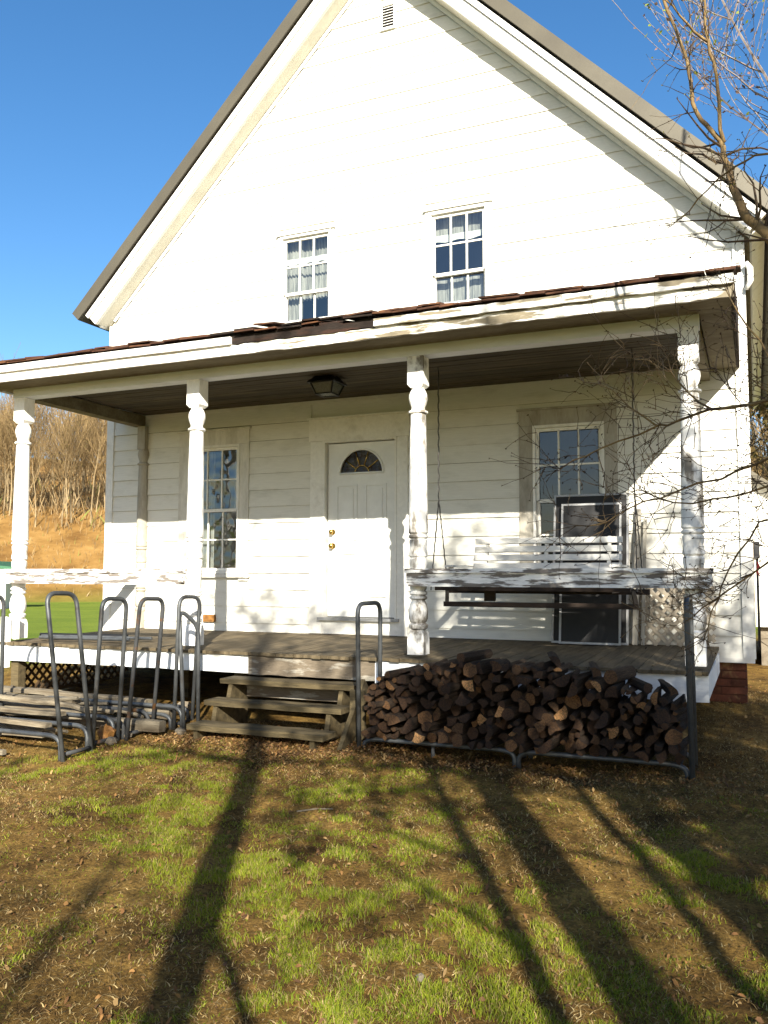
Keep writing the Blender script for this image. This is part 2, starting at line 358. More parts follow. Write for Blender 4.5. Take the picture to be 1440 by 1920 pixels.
c = mixc(n, l, sp.outputs[0], c, cl); c = mixc(n, l, sp.outputs[1], c, rh.outputs[0]); c = mixc(n, l, 1.0, c, (.60, .61, .58), 'MULTIPLY'); l.new(c, p.inputs['Base Color'])
p.inputs['Roughness'].default_value = .95; p.inputs['Specular IOR Level'].default_value = .1
b = n.new('ShaderNodeBump'); b.inputs['Strength'].default_value = 1.0; b.inputs['Distance'].default_value = .035
bm_ = mixc(n, l, .5, f2, f3); l.new(bm_, b.inputs['Height']); l.new(b.outputs[0], p.inputs['Normal'])
me.materials.append(gm)
g = bpy.data.objects.new('ground', me); COL.objects.link(g); tag(g, 'bare brown yard soil running into lawn and wooded hillside', None, kind='structure')

# ------------------------------------------------------------------ house
XL, XR, XC, ZB = -1.02, 6.67, 2.83, -.10
SL, AP = 1.02, 7.88
def roofz(x): return AP - SL * abs(x - XC)
house = thing('farmhouse', (XC, 4.5, -.57), 'white clapboard farmhouse with steep tan metal gable roof', 'house')
WIN = dict(LL=(.29, .95, .735, 2.205), LR=(4.645, 5.283, .735, 2.18), UL=(1.585, 2.17, 3.38, 4.69), UR=(3.495, 4.075, 3.36, 4.67))
OPEN = dict(LL=(.11, 1.13, .60, 2.43), LR=(4.45, 5.46, .60, 2.39), UL=(1.50, 2.255, 3.28, 4.745), UR=(3.40, 4.16, 3.26, 4.735), D=(1.97, 3.19, ZB, 2.49), V=(2.85, 3.03, 7.03, 7.32))
HOLE = {k: (w[0] - .03, w[1] + .03, w[2] - .03, w[3] + .03) for k, w in WIN.items()}
HOLE['D'] = (2.14, 3.055, ZB, 2.22)
# backing wall with real openings
wb = MB(); bx = sorted({XL, XR, XC} | {v for h in HOLE.values() for v in h[:2]})
for a, b_ in zip(bx[:-1], bx[1:]):
    cuts = sorted([(h[2], h[3]) for h in HOLE.values() if h[0] < (a + b_) / 2 < h[1]])
    z = ZB
    for c0, c1 in cuts:
        if c0 > z + .001: wb.box(a, b_, .0, .12, z, c0)
        z = c1
    wb.hexa([(a, 0, z), (b_, 0, z), (b_, .12, z), (a, .12, z), (a, 0, roofz(a)), (b_, 0, roofz(b_)), (b_, .12, roofz(b_)), (a, .12, roofz(a))])
wb.box(XL, XL + .12, .125, 8.9, ZB, roofz(XL)); wb.box(XR - .12, XR, .125, 8.9, ZB, roofz(XR))
wb.prism([(XL, ZB), (XR, ZB), (XR, roofz(XR)), (XC, AP), (XL, roofz(XL))], 8.9, 9.02)
obj('wall', wb, m_siding, house)
rb = MB(); rb.box(XL + .12, XR - .12, .13, 8.88, -.06, -.01); rb.box(XL + .12, XR - .12, .13, 8.88, 2.95, 3.1); rb.box(XL + .12, XR - .12, 3.2, 3.3, 0, 2.94); rb.box(XL + .12, XR - .12, 3.2, 3.3, 3.11, roofz(XL))
rb.box(1.55, 1.62, .13, 3.19, 0, 2.94); rb.box(3.7, 3.77, .13, 3.19, 0, 2.94); rb.box(2.9, 2.97, .13, 3.19, 3.11, roofz(XL))
obj('interior_partition', rb, m_room, house)
# siding boards, one object each
EXP = .1975; k = 0; zb = ZB
while zb < AP - .12:
    zt = zb + EXP + .012; zr = zb + EXP
    def lim(z):
        if z <= roofz(XL): return XL + .09, XR - .09
        h = (AP - z) / SL; return XC - h, XC + h
    a0, b0 = lim(zb); a1, b1 = lim(min(zt, AP - .005))
    segs = [(a0, b0)]
    for nme, o_ in OPEN.items():
        if o_[2] < zr - .02 and o_[3] > zb + .02:
            new = []
            for s0, s1 in segs:
                if o_[1] <= s0 or o_[0] >= s1: new.append((s0, s1)); continue
                if o_[0] > s0 + .02: new.append((s0, o_[0]))
                if o_[1] < s1 - .02: new.append((o_[1], s1))
            segs = new
    fin = []
    for s0, s1 in segs:          # butt joints like real siding
        if s1 - s0 > 4.2:
            j = s0 + (s1 - s0) * rnd.choice((.38, .5, .62)); fin += [(s0, j - .0015), (j + .0015, s1)]
        else: fin.append((s0, s1))
    for s0, s1 in fin:
        t0 = a1 if abs(s0 - a0) < 1e-6 else s0; t1 = b1 if abs(s1 - b0) < 1e-6 else s1
        if t1 - t0 < .03: continue
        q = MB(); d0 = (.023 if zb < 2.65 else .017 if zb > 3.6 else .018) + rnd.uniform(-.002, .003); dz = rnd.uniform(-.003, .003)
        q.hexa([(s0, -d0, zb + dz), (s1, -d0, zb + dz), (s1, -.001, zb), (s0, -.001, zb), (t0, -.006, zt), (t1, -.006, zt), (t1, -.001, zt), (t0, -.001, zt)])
        q.mi = [1 if zb < 2.65 else 0, 0, 0, 0, 0, 0]; obj('siding_board', q, [m_siding, m_lapshade], house)  # lower boards only: lap shade painted on the bottom face
    zb += EXP; k += 1
for a, b_ in ((XL - .02, XL + .09), (XR - .09, XR + .02)):
    q = MB(); zt = roofz(XL) - .02; q.box(a, b_, -.035, -.0005, ZB - .01, zt); obj('corner_board', q, m_trim, house)
q = MB(); q.box(XL - .01, XR + .01, -.03, .13, ZB - .05, ZB - .002); obj('sill_board', q, m_trim, house)
# roof
th = math.atan(SL); LE = 5.56
def slope_prism(s, n0, n1, l0, l1, y0, y1):
    e = Vector((s * math.cos(th), -math.sin(th))); nn = Vector((s * math.sin(th), math.cos(th))); A = Vector((XC, AP - .02))
    def P(L, nv_): v = A + e * L + nn * nv_; return (v.x, v.y)
    # at the ridge both slopes meet on x = XC
    def ridge(nv_): return (XC, AP - .02 + nv_ / math.cos(th))
    poly = [P(l1, n0), P(l1, n1)] + ([ridge(n1), ridge(n0)] if l0 == 0 else [P(l0, n1), P(l0, n0)])
    if s > 0: poly = poly[::-1]
    return poly, y0, y1
roof = None
for s in (-1, 1):
    q = MB(); q.prism(*slope_prism(s, .245, .385, 0, LE + .12, -.32, 9.3))
    o = obj('roof_sheet', q, m_roofmetal, house)
    for i in range(10):
        q = MB(); y = .0 + i * .93; q.prism(*slope_prism(s, .386, .405, .15, LE + .12, y, y + .035)); obj('roof_rib', q, m_roofmetal, o)
    q = MB(); q.prism(*slope_prism(s, .222, .243, 0, LE + .02, -.265, 9.25)); obj('roof_deck', q, m_darkgap, house)
    q = MB(); q.prism(*slope_prism(s, .03, .155, 0, LE, -.26, -.215)); obj('rake_board', q, m_fascia, house)
    q = MB(); q.prism(*slope_prism(s, .160, .22, 0, LE + .01, -.285, -.215)); obj('rake_crown', q, m_fascia, house)
    q = MB(); q.prism(*slope_prism(s, .034, .06, 0, LE - .01, -.213, -.001)); obj('rake_soffit', q, m_rakesoffit, house)
    q = MB(); q.prism(*slope_prism(s, -.012, .032, .08, 5.42, -.034, -.0265)); obj('rake_bed_mould', q, m_trim, house)
    q = MB(); q.prism(*slope_prism(s, .012, .04, 5.44, LE - .01, .002, 9.2)); obj('eave_soffit', q, m_soffit, house)
    q = MB(); q.prism(*slope_prism(s, .03, .20, LE - .008, LE + .02, -.16, 9.2)); obj('eave_fascia', q, m_trim, house)
q = MB(); q.tube([(6.70, -.09, 3.66), (6.735, -.09, 3.60), (6.735, -.09, 3.48), (6.70, -.08, 3.40)], [.022, .03, .03, .02], 10)
obj('eave_return', q, m_trim, house, smooth=True)
# gable vent
vt = MB(); vt.box(2.85, 3.03, -.03, -.002, 7.31, 7.335); vt.box(2.85, 2.868, -.03, -.002, 7.03, 7.308); vt.box(3.012, 3.03, -.03, -.002, 7.03, 7.308); vt.box(2.85, 3.03, -.035, -.002, 7.01, 7.028)
vent = obj('gable_vent', vt, m_trim, house)
q = MB(); q.box(2.868, 3.012, -.006, -.002, 7.03, 7.31); obj('vent_backing', q, m_darkgap, vent)
for i in range(8):
    q = MB(); z = 7.04 + i * .034; q.hexa([(2.869, -.026, z), (3.011, -.026, z), (3.011, -.008, z + .012), (2.869, -.008, z + .012), (2.869, -.026, z + .007), (3.011, -.026, z + .007), (3.011, -.008, z + .019), (2.869, -.008, z + .019)])
    obj('vent_slat', q, m_trim, vent)
# windows
def window(key, cas_m, gl, meet, label, curtain=None, sill=True):
    x0, x1, z0, z1 = WIN[key]; c0, c1, d0, d1 = OPEN[key]
    q = MB()
    hi = d1 - (.10 if key[0] == 'L' else 0.025)
    q.box(c0, x0 - .05, -.030, -.001, d0, z1 + .05); q.box(x1 + .05, c1, -.030, -.001, d0, z1 + .05)
    q.box(c0, c1, -.034, -.001, z1 + .052, d1)
    q.box(c0 - .02, c1 + .02, -.055, -.001, d1 + .001, d1 + .022)
    if sill: q.box(c0 - .03, c1 + .03, -.06, -.001, z0 - .10, z0 - .055)
    w = obj('window', q, cas_m, house); w['label'] = label
    fr = MB()
    for a, b_, e, f in ((x0 - .048, x0 - .022, z0 - .052, z1 + .05), (x1 + .022, x1 + .048, z0 - .052, z1 + .05), (x0 - .021, x1 + .021, z1 + .022, z1 + .05), (x0 - .021, x1 + .021, z0 - .052, z0 - .024)):
        fr.box(a, b_, -.038, .08, e, f)
    obj('window_frame', fr, m_trim, w)
    for up in (0, 1):
        a, b_ = (z0, meet) if not up else (meet, z1); y = .045 if not up else .012
        sa = MB()
        sa.box(x0 - .02, x0 + .012, y - .014, y + .014, a - (.022 if not up else .0), b_ + (.022 if up else 0)); sa.box(x1 - .012, x1 + .02, y - .014, y + .014, a - (.022 if not up else 0), b_ + (.022 if up else 0))
        sa.box(x0 + .012, x1 - .012, y - .014, y + .014, b_ - .014, b_ + .021); sa.box(x0 + .012, x1 - .012, y - .014, y + .014, a - .021, a + .014)
        if not up: pass
        pw = (x1 - x0 - .024) / 3; zz0, zz1 = a + .014, b_ - .014; ph = (zz1 - zz0) / 2
        for i in (1, 2): sa.box(x0 + .012 + pw * i - .009, x0 + .012 + pw * i + .009, y - .011, y + .011, zz0, zz1)
        sa.box(x0 + .012, x1 - .012, y - .010, y + .010, zz0 + ph - .009, zz0 + ph + .009)
        obj('sash', sa, m_trim, w)
        for i in range(3):
            for j in range(2):
                pq = MB(); pq.quadmesh([(x0 + .012 + pw * i + .008, y, zz0 + ph * j + .008), (x0 + .012 + pw * (i + 1) - .008, y, zz0 + ph * j + .008), (x0 + .012 + pw * (i + 1) - .008, y, zz0 + ph * (j + 1) - .008), (x0 + .012 + pw * i + .008, y, zz0 + ph * (j + 1) - .008)], [(0, 1, 2, 3)])
                obj('pane', pq, gl, w)
    return w
def drape(name, x0, x1, z0, z1, y, m, parent, folds=9, amp=.012):
    q = MB(); n_ = folds * 6; vs = []
    for i in range(n_ + 1):
        x = x0 + (x1 - x0) * i / n_; yy = y + amp * math.sin(i / 6 * 2 * math.pi) + amp * .4 * math.sin(i * 1.7)
        vs += [(x, yy, z0 + .01 * math.sin(i * .9)), (x, yy + .004, z1)]
    q.quadmesh(vs, [(2 * i, 2 * i + 2, 2 * i + 3, 2 * i + 1) for i in range(n_)]); return obj(name, q, m, parent, smooth=True)
w = window('LL', m_casing, m_glasswavy, 1.455, 'lower window beside the door with wavy old panes and curtain')
drape('curtain', .30, .52, .74, 2.2, .16, m_curtain, w); drape('curtain', .80, .95, 1.46, 2.2, .17, m_curtain, w, 4)
w = window('LR', m_graytrim, glass('plain_glass', ior=1.52, wav=.03), 1.44, 'lower window behind the swing with greyed wide casing')
w = window('UL', m_trim, m_glass, 4.03, 'upper window with lace curtains')
drape('curtain', 1.46, 1.76, 3.3, 4.9, .13, m_curtain, w, 7); drape('curtain', 1.72, 2.2, 3.98, 4.9, .15, m_curtain, w, 11, .009); drape('valance', 1.5, 2.2, 4.42, 4.50, .105, m_valance, w, 5, .006)
w = window('UR', m_trim, m_glass, 4.006, 'upper window with a pale valance')
drape('valance', 3.40, 4.1, 4.46, 4.85, .14, m_curtain, w, 4, .004); drape('sheer', 3.38, 4.1, 3.3, 4.0, .17, m_curtain, w, 5, .005); drape('valance_hem', 3.40, 4.1, 4.42, 4.50, .115, m_valance, w, 3, .003)
# door
q = MB()
q.box(1.97, 2.135, -.032, -.001, ZB + .1, 2.215); q.box(3.06, 3.19, -.032, -.001, ZB + .1, 2.215); q.box(1.95, 3.21, -.036, -.001, 2.218, 2.47); q.box(1.93, 3.23, -.055, -.001, 2.471, 2.495)
q.box(2.136, 2.16, -.04, .12, .16, 2.215); q.box(3.035, 3.059, -.04, .12, .16, 2.215); q.box(2.161, 3.034, -.038, .12, 2.192, 2.216)
q.box(2.136, 3.059, -.028, -.001, ZB + .1, .15)
door = obj('door_surround', q, m_trim, house)
q = MB(); q.box(2.09, 3.09, -.075, .12, .152, .186); obj('threshold', q, m_alu, door)
DX0, DX1, DZ0, DZ1, DY = 2.175, 3.02, .195, 2.182, .03
cx = (DX0 + DX1) / 2; fz = 1.83; fr_ = .275
q = MB(); NS = 20                      # leaf with a half-round opening
arc = [(cx + fr_ * math.cos(math.pi * i / NS), fz + fr_ * math.sin(math.pi * i / NS)) for i in range(NS + 1)]
q.box(DX0, DX1, DY, DY + .04, DZ0, fz)
q.prism([(DX0, fz), (arc[-1][0], fz), (arc[-1][0], fz)] + [] + [(DX0, fz + .01)], DY, DY + .04) if False else None
for i in range(NS):
    (ax, az), (bx_, bz) = arc[i], arc[i + 1]
    q.hexa([(bx_, DY, bz), (ax, DY, az), (ax, DY + .04, az), (bx_, DY + .04, bz), (bx_, DY, DZ1), (ax, DY, DZ1), (ax, DY + .04, DZ1), (bx_, DY + .04, DZ1)])
q.box(DX0, cx - fr_, DY, DY + .04, fz, DZ1); q.box(cx + fr_, DX1, DY, DY + .04, fz, DZ1)
for px0, px1 in ((DX0 + .11, cx - .05), (cx + .05, DX1 - .11)):
    for pz0, pz1 in ((.42, .92), (1.06, 1.70)):
        for a, b_, e, f in ((px0, px1, pz0, pz0 + .018), (px0, px1, pz1 - .018, pz1), (px0, px0 + .018, pz0 + .018, pz1 - .018), (px1 - .018, px1, pz0 + .018, pz1 - .018)):
            q.box(a, b_, DY - .012, DY - .0005, e, f)
        q.box(px0 + .05, px1 - .05, DY - .009, DY - .0005, pz0 + .05, pz1 - .05)
leaf = obj('door_leaf', q, m_door, door)
q = MB(); pts = [(x, DY - .006, z) for x, z in arc]; q.tube(pts, .014, 6); q.tube([(cx - fr_, DY - .006, fz), (cx + fr_, DY - .006, fz)], .014, 6)
obj('fanlight_frame', q, m_door, door, smooth=True)
q = MB(); q.quadmesh([(x, DY + .02, z) for x, z in arc], [tuple(range(NS + 1))[::-1]]); obj('fanlight_pane', q, glass('fanlight_glass', (.6, .55, .5), 1.3, .15, 12), door)
q = MB(); q.tube([(cx + .09 * math.cos(math.pi * i / 10), DY + .012, fz + .09 * math.sin(math.pi * i / 10)) for i in range(11)], .006, 5)
for i in range(1, 5):
    t = math.pi * i / 5; q.tube([(cx + .09 * math.cos(t), DY + .012, fz + .09 * math.sin(t)), (cx + .27 * math.cos(t), DY + .012, fz + .27 * math.sin(t))], .006, 5)
drape('fanlight_curtain', cx - .29, cx + .29, fz - .05, fz + .3, .16, m_bare, door, 6, .01)
obj('fanlight_caming', q, m_brass, door, smooth=True)
for z, r in ((1.16, .030), (1.0, .032)):
    q = MB(); kx = DX0 + .065
    M4 = Matrix.Translation((kx, DY, z)) @ Matrix.Rotation(math.radians(90), 4, 'X')
    q.lathe(0, 0, [(.001, 0), (r * 1.05, .0), (r * 1.05, .01), (.014, .014), (.013, .035), (r * .85, .045), (r * .95, .06), (r * .7, .074), (.004, .078)], 14); q.xf(M4)
    obj('door_knob' if z < 1.1 else 'deadbolt', q, m_brass, door, smooth=True)
q = MB(); q.box(.52, .69, -.05, -.026, .10, .185); q.box(.545, .665, -.056, -.051, .115, .17); obj('outlet_cover', q, m_gold, house)
q = MB(); q.tube([(XL + .17, -.03, 3.56), (XL + .17, -.09, 3.56), (XL + .18, -.11, 3.52), (XL + .16, -.09, 3.47), (XL + .14, -.08, 3.49)], .014, 8); obj('wire_hook', q, m_black, house, smooth=True)
# foundation walls added to block light under the house; brick pier
q = MB(); q.box(XL + .1, 6.0, .55, .8, -1.2, ZB - .06); q.box(XL + .1, XL + .3, .81, 8.9, -1.3, ZB - .06); q.box(XR - .5, XR - .3, 2.0, 8.9, -1.3, ZB - .06); q.box(XL + .31, XR - .51, 8.7, 8.9, -1.3, ZB - .06); obj('foundation', q, m_stone, house)
q = MB(); q.box(6.285, 6.585, .055, .385, -.75, ZB - .052); pier = obj('brick_pier', q, m_mortar, house)
for c_ in range(8):
    z0 = ZB - .056 - .075 * (c_ + 1)
    for side in range(4):
        nb = 2
        off = 0 if c_ % 2 else 1
        for b_i in range(nb):
            q = MB(); j = rnd.uniform(-.004, .004)
            wfull = .335 if side % 2 == 0 else .30
            split = .20 if off else .115
            u0, u1 = (0, split - .005) if b_i == 0 else (split, wfull)
            if side == 0: q.box(6.268 + u0, 6.268 + u1, .038 + j, .10, z0 + .006, z0 + .07)
            elif side == 2: q.box(6.268 + u0, 6.268 + u1, .34, .40 + j, z0 + .006, z0 + .07)
            elif side == 1: q.box(6.54, 6.603 + j, .102 + u0 * .78, .102 + u1 * .78, z0 + .006, z0 + .07)
            else: q.box(6.267 + j, 6.33, .102 + u0 * .78, .102 + u1 * .78, z0 + .006, z0 + .07)
            obj('brick', q, m_brick, pier)
# lean-to wing on the far right
wing = thing('lean_to', (7.5, 5.5, -.7), 'low white clapboard lean-to past the right corner of the house', 'shed')
q = MB(); q.prism([(6.69, -.05), (8.3, -.05), (8.3, .85), (6.69, 2.05)], 4.5, 7.5); obj('wall', q, m_siding, wing)
for i in range(11):
    z0 = -.05 + i * .19; x1 = min(8.28, 6.69 + (2.05 - z0 - .19) / .745)
    if x1 > 6.8: q = MB(); q.hexa([(6.69, 4.475, z0), (x1, 4.475, z0), (x1, 4.499, z0), (6.69, 4.499, z0), (6.69, 4.493, z0 + .2), (x1, 4.493, z0 + .2), (x1, 4.499, z0 + .2), (6.69, 4.499, z0 + .2)]); obj('siding_board', q, m_siding, wing)
q = MB(); q.prism([(6.69, 2.06), (8.5, .71), (8.5, .79), (6.69, 2.15)], 4.3, 7.6); obj('roof', q, m_roofmetal, wing)
q = MB(); q.box(6.75, 8.25, 4.6, 7.4, -1.1, -.052); obj('foundation', q, m_rock, wing)
# meter
mt = thing('utility_meter', (6.715, .3, .9), 'small dark utility box with conduit on the right house corner', 'meter box')
q = MB(); q.box(6.692, 6.748, .25, .40, .84, 1.0); q.box(6.70, 6.74, .24, .249, .87, .97); obj('box', q, m_grey, mt)
q = MB(); q.tube([(6.722, .33, .838), (6.722, .33, -.02)], .012, 8); obj('conduit', q, m_grey, mt, smooth=True)
q = MB(); q.tube([(6.722, .31, .80), (6.735, .29, .76), (6.715, .29, .71), (6.745, .28, .66)], [.006, .014, .012, .004], 6); obj('ribbon', q, m_red, mt)

# ------------------------------------------------------------------ porch
PX0, PX1, PF = -.57, 6.37, -2.07
PY = -1.95
PXS = (-.497, 1.746, 4.053, 6.279)
porch = thing('porch', (2.9, -1.0, -.60), 'weathered full-width front porch with turned white posts', 'porch')
# floor
q = MB(); q.box(PX0 + .02, PX1 - .02, PF + .12, -.04, -.16, -.035)
fl = obj('floor_frame', q, m_bare, porch)
x = PX0; i = 0
while x < PX1 - .02:
    wd = min(.092, PX1 - x); q = MB(); j = rnd.uniform(-.012, .008); dz = rnd.uniform(-.003, .003)
    q.hexa([(x + .002, PF - .03 + j, -.062 + dz), (x + wd - .002, PF - .03 + j, -.062 + dz), (x + wd - .002, -.028, -.032), (x + .002, -.028, -.032), (x + .002, PF - .03 + j, -.034 + dz), (x + wd - .002, PF - .03 + j, -.034 + dz), (x + wd - .002, -.028, -.004), (x + .002, -.028, -.004)])
    obj('floor_board', q, m_floor, fl); x += wd
# front skirt in three lengths, one of them bare
for a, b_, m, z0, z1, nm in ((PX0, 2.44, m_skirt, -.225, -.066, 'skirt_board'), (2.443, 3.70, m_bare, -.235, -.066, 'skirt_board'), (3.703, PX1, m_skirt, -.26, -.066, 'skirt_board')):
    q = MB(); seg = 12; vs = []
    for i in range(seg + 1):
        xx = a + (b_ - a) * i / seg; jz = rnd.uniform(-.006, .006)
        vs += [(xx, PF, z0 + jz), (xx, PF, z1), (xx, PF + .03, z1), (xx, PF + .03, z0 + jz)]
    fs = [(0, 1, 2, 3), (4 * seg, 4 * seg + 3, 4 * seg + 2, 4 * seg + 1)]
    for i in range(seg):
        o = 4 * i
        fs += [(o + t, o + 4 + t, o + 4 + (t + 1) % 4, o + (t + 1) % 4) for t in range(4)]
    q.quadmesh(vs, fs); ob = obj(nm, q, m, porch)
    if m is m_bare: ob['label'] = 'bare weathered length of skirt board above the steps'
for a in (PX0, PX1 - .03): q = MB(); q.box(a, a + .03, PF + .032, -.05, -.24, -.066); obj('side_skirt', q, m_skirt, porch)
for xx, yy in ((-.44, -1.97), (2.2, -1.8), (4.2, -1.9), (6.2, -1.9), (1.0, -1.0), (3.6, -1.0)):
    q = MB(); q.box(xx - .05, xx + .05, yy - .05, yy + .05, gz(xx, yy) - .1, -.161); obj('support_post', q, m_step, porch)
# side lattice on the left
def lattice(parent, name, m, w, h, sp, lw, place, thick=.008):
    c = 0
    for dirn in (1, -1):
        k0 = -h if dirn == 1 else 0
        t = k0
        ts = np.arange(-h, w, sp) if dirn == 1 else np.arange(0, w + h, sp)
        for t in ts:
            # line x = t + z (dirn 1) or x = t - z
            za, zb_ = (max(0, -t), min(h, w - t)) if dirn == 1 else (max(0, t - w), min(h, t))
            if zb_ - za < lw: continue
            xa, xb = (t + za, t + zb_) if dirn == 1 else (t - za, t - zb_)
            q = MB(); y = 0 if dirn == 1 else thick + .001
            q.bar(place(xa, y, za), place(xb, y, zb_), thick, lw, up=(Vector(place(0, 1, 0)) - Vector(place(0, 0, 0))).cross(Vector(place(xb, y, zb_)) - Vector(place(xa, y, za))).normalized())
            obj(name, q, m, parent); c += 1
q = MB(); q.box(-.53, -.515, -1.92, -.1, -.27, -.235); q.box(-.53, -.515, -1.92, -.1, -.62, -.585)
lt = obj('side_lattice', q, m_lathdark, porch)
lattice(lt, 'lath', m_lathdark, 1.8, .33, .11, .028, lambda x, y, z: (-.535 - y, -1.91 + x, -.60 + z))
# posts
def post_prof(): return [(.058, .205), (.078, .215), (.085, .245), (.06, .262), (.072, .272), (.082, .30), (.084, .36), (.072, .42), (.056, .455), (.078, .468), (.078, .482), (.060, .492), (.078, .505), (.078, .52), (.062, .535), (.072, .55), (.072, .74), (.078, .76), (.078, .80), (.066, .815), (.082, .83), (.080, .86), (.072, .90), (.079, .935), (.080, .965), (.068, .975), (.086, .99), (.086, 1.005), (.072, 1.015), (.086, 1.03), (.084, 1.05), (.081, 1.2), (.076, 1.6), (.068, 2.04), (.066, 2.055), (.086, 2.065), (.086, 2.08), (.062, 2.092), (.060, 2.115), (.074, 2.15), (.083, 2.19), (.080, 2.225), (.066, 2.26), (.055, 2.275), (.060, 2.285)]
def make_post(px, py, m, lab=None):
    q = MB(); h = .073
    # base block with rounded shoulders
    rows = [(h, -.004), (h, .12), (h * .98, .15), (h * .9, .18), (h * .74, .20), (h * .6, .206)]
    for (r0, z0), (r1, z1) in zip(rows[:-1], rows[1:]):
        q.quadmesh([(px - r0, py - r0, z0), (px + r0, py - r0, z0), (px + r0, py + r0, z0), (px - r0, py + r0, z0), (px - r1, py - r1, z1), (px + r1, py - r1, z1), (px + r1, py + r1, z1), (px - r1, py + r1, z1)], [(0, 1, 5, 4), (1, 2, 6, 5), (2, 3, 7, 6), (3, 0, 4, 7)])
    q.lathe(px, py, post_prof(), 20)
    for (r0, z0), (r1, z1) in zip([(h * .72, 2.285), (h, 2.312), (h, 2.556)][:-1], [(h * .72, 2.285), (h, 2.312), (h, 2.556)][1:]):
        q.quadmesh([(px - r0, py - r0, z0), (px + r0, py - r0, z0), (px + r0, py + r0, z0), (px - r0, py + r0, z0), (px - r1, py - r1, z1), (px + r1, py - r1, z1), (px + r1, py + r1, z1), (px - r1, py + r1, z1)], [(0, 3, 2, 1), (0, 1, 5, 4), (1, 2, 6, 5), (2, 3, 7, 6), (3, 0, 4, 7)])
    o = obj('post', q, m, porch, auto=35)
    if lab: o['label'] = lab
make_post(PXS[0], PY, m_postclean, 'clean white turned post at the far left end'); make_post(PXS[1], PY, m_postclean, 'turned post left of the steps')
make_post(PXS[2], PY, m_post, 'peeling turned post right of the door'); make_post(PXS[3], PY, m_post, 'grey peeling post at the right end behind branches')
q = MB(); q.lathe(-.44, -.03, [(r * .9, z) for r, z in post_prof() if z > .2], 16); q.box(-.50, -.38, -.09, -.026, 2.26, 2.556); q.box(-.50, -.38, -.09, -.026, .0, .21); o = obj('half_post', q, m_graytrim, porch, auto=35)
# railings
def rail(x0, x1, y, lab):
    q = MB(); seg = 16
    for i in range(1):
        q.box(x0, x1, y - .055, y + .055, .685, .722)
        q.box(x0 + .01, x1 - .01, y - .038, y + .03, .592, .684)
        q.box(x0 + .03, x1 - .03, y - .045, y + .04, .572, .591)
    o = obj('railing', q, m_rail, porch); o['label'] = lab
rail(-.62, 1.70, -2.035, 'flaking rail left of the steps'); rail(3.98, 6.42, -2.035, 'flaking rail in front of the swing')
q = MB(); q.box(-.53, -.45, -1.87, -.09, .60, .72); obj('side_rail', q, m_rail, porch)
for i, (a, b_) in enumerate(((-.66, -2.02), (-.52, -2.10), (-.40, -2.1))):
    q = MB(); q.box(a, a + .045, b_, b_ + .045, -.30 if i != 2 else -.004, .22); obj('baluster', q, m_postclean, porch)
# beams, ceiling
q = MB(); q.box(-.58, 6.36, -2.03, -1.88, 2.557, 2.695); obj('front_beam', q, m_beam, porch)
for a in (-.57, 6.21): q = MB(); q.box(a, a + .14, -1.879, -.03, 2.557, 2.695); obj('side_beam', q, m_soffit, porch)
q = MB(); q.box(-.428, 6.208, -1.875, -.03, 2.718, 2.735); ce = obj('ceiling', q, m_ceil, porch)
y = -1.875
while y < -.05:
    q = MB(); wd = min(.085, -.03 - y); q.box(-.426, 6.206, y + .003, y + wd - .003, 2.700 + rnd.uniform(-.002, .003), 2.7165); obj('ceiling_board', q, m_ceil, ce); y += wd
# roof over the porch
RX0, RX1, RY = -.80, 6.62, -2.42
q = MB(); q.hexa([(RX0, RY + .03, 2.775), (RX1, RY + .03, 2.775), (RX1, -.03, 3.16), (RX0, -.03, 3.16), (RX0, RY + .03, 2.81), (RX1, RY + .03, 2.81), (RX1, -.03, 3.22), (RX0, -.03, 3.22)])
pr = obj('roof', q, m_rot, porch)
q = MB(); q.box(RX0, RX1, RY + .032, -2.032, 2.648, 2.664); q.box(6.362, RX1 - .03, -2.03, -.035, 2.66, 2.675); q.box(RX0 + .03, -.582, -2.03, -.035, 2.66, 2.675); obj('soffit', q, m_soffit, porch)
q = MB(); q.hexa([(RX1 - .026, RY + .03, 2.64), (RX1, RY + .03, 2.64), (RX1, -.04, 2.66), (RX1 - .026, -.04, 2.66), (RX1 - .026, RY + .03, 2.774), (RX1, RY + .03, 2.774), (RX1, -.04, 3.155), (RX1 - .026, -.04, 3.155)]); obj('end_fascia', q, m_rot, porch)
q = MB(); q.hexa([(RX0, RY + .03, 2.64), (RX0 + .026, RY + .03, 2.64), (RX0 + .026, -.04, 2.66), (RX0, -.04, 2.66), (RX0, RY + .03, 2.774), (RX0 + .026, RY + .03, 2.774), (RX0 + .026, -.04, 3.155), (RX0, -.04, 3.155)]); obj('end_fascia', q, m_fascia, porch)
def ragged(x0, x1, y0, y1, z0, z1, jb, jt, seg):
    q = MB(); vs = []
    for i in range(seg + 1):
        xx = x0 + (x1 - x0) * i / seg; a = rnd.uniform(-jb, jb); b_ = rnd.uniform(-jt, jt)
        vs += [(xx, y0 + rnd.uniform(-.003, .003), z0 + a), (xx, y0, z1 + b_), (xx, y1, z1 + b_), (xx, y1, z0 + a)]
    fs = [(0, 1, 2, 3), (4 * seg, 4 * seg + 3, 4 * seg + 2, 4 * seg + 1)]
    for i in range(seg):
        o = 4 * i; fs += [(o + t, o + 4 + t, o + 4 + (t + 1) % 4, o + (t + 1) % 4) for t in range(4)]
    return q.quadmesh(vs, fs)
obj('eave_board', ragged(RX0, 2.6, RY, RY + .029, 2.632, 2.722, .001, .001, 10), m_fascia, porch)
obj('eave_board', ragged(2.603, RX1, RY, RY + .029, 2.632, 2.722, .005, .002, 40), m_fasciaw, porch)['label'] = 'flaking eave board with bare patches'
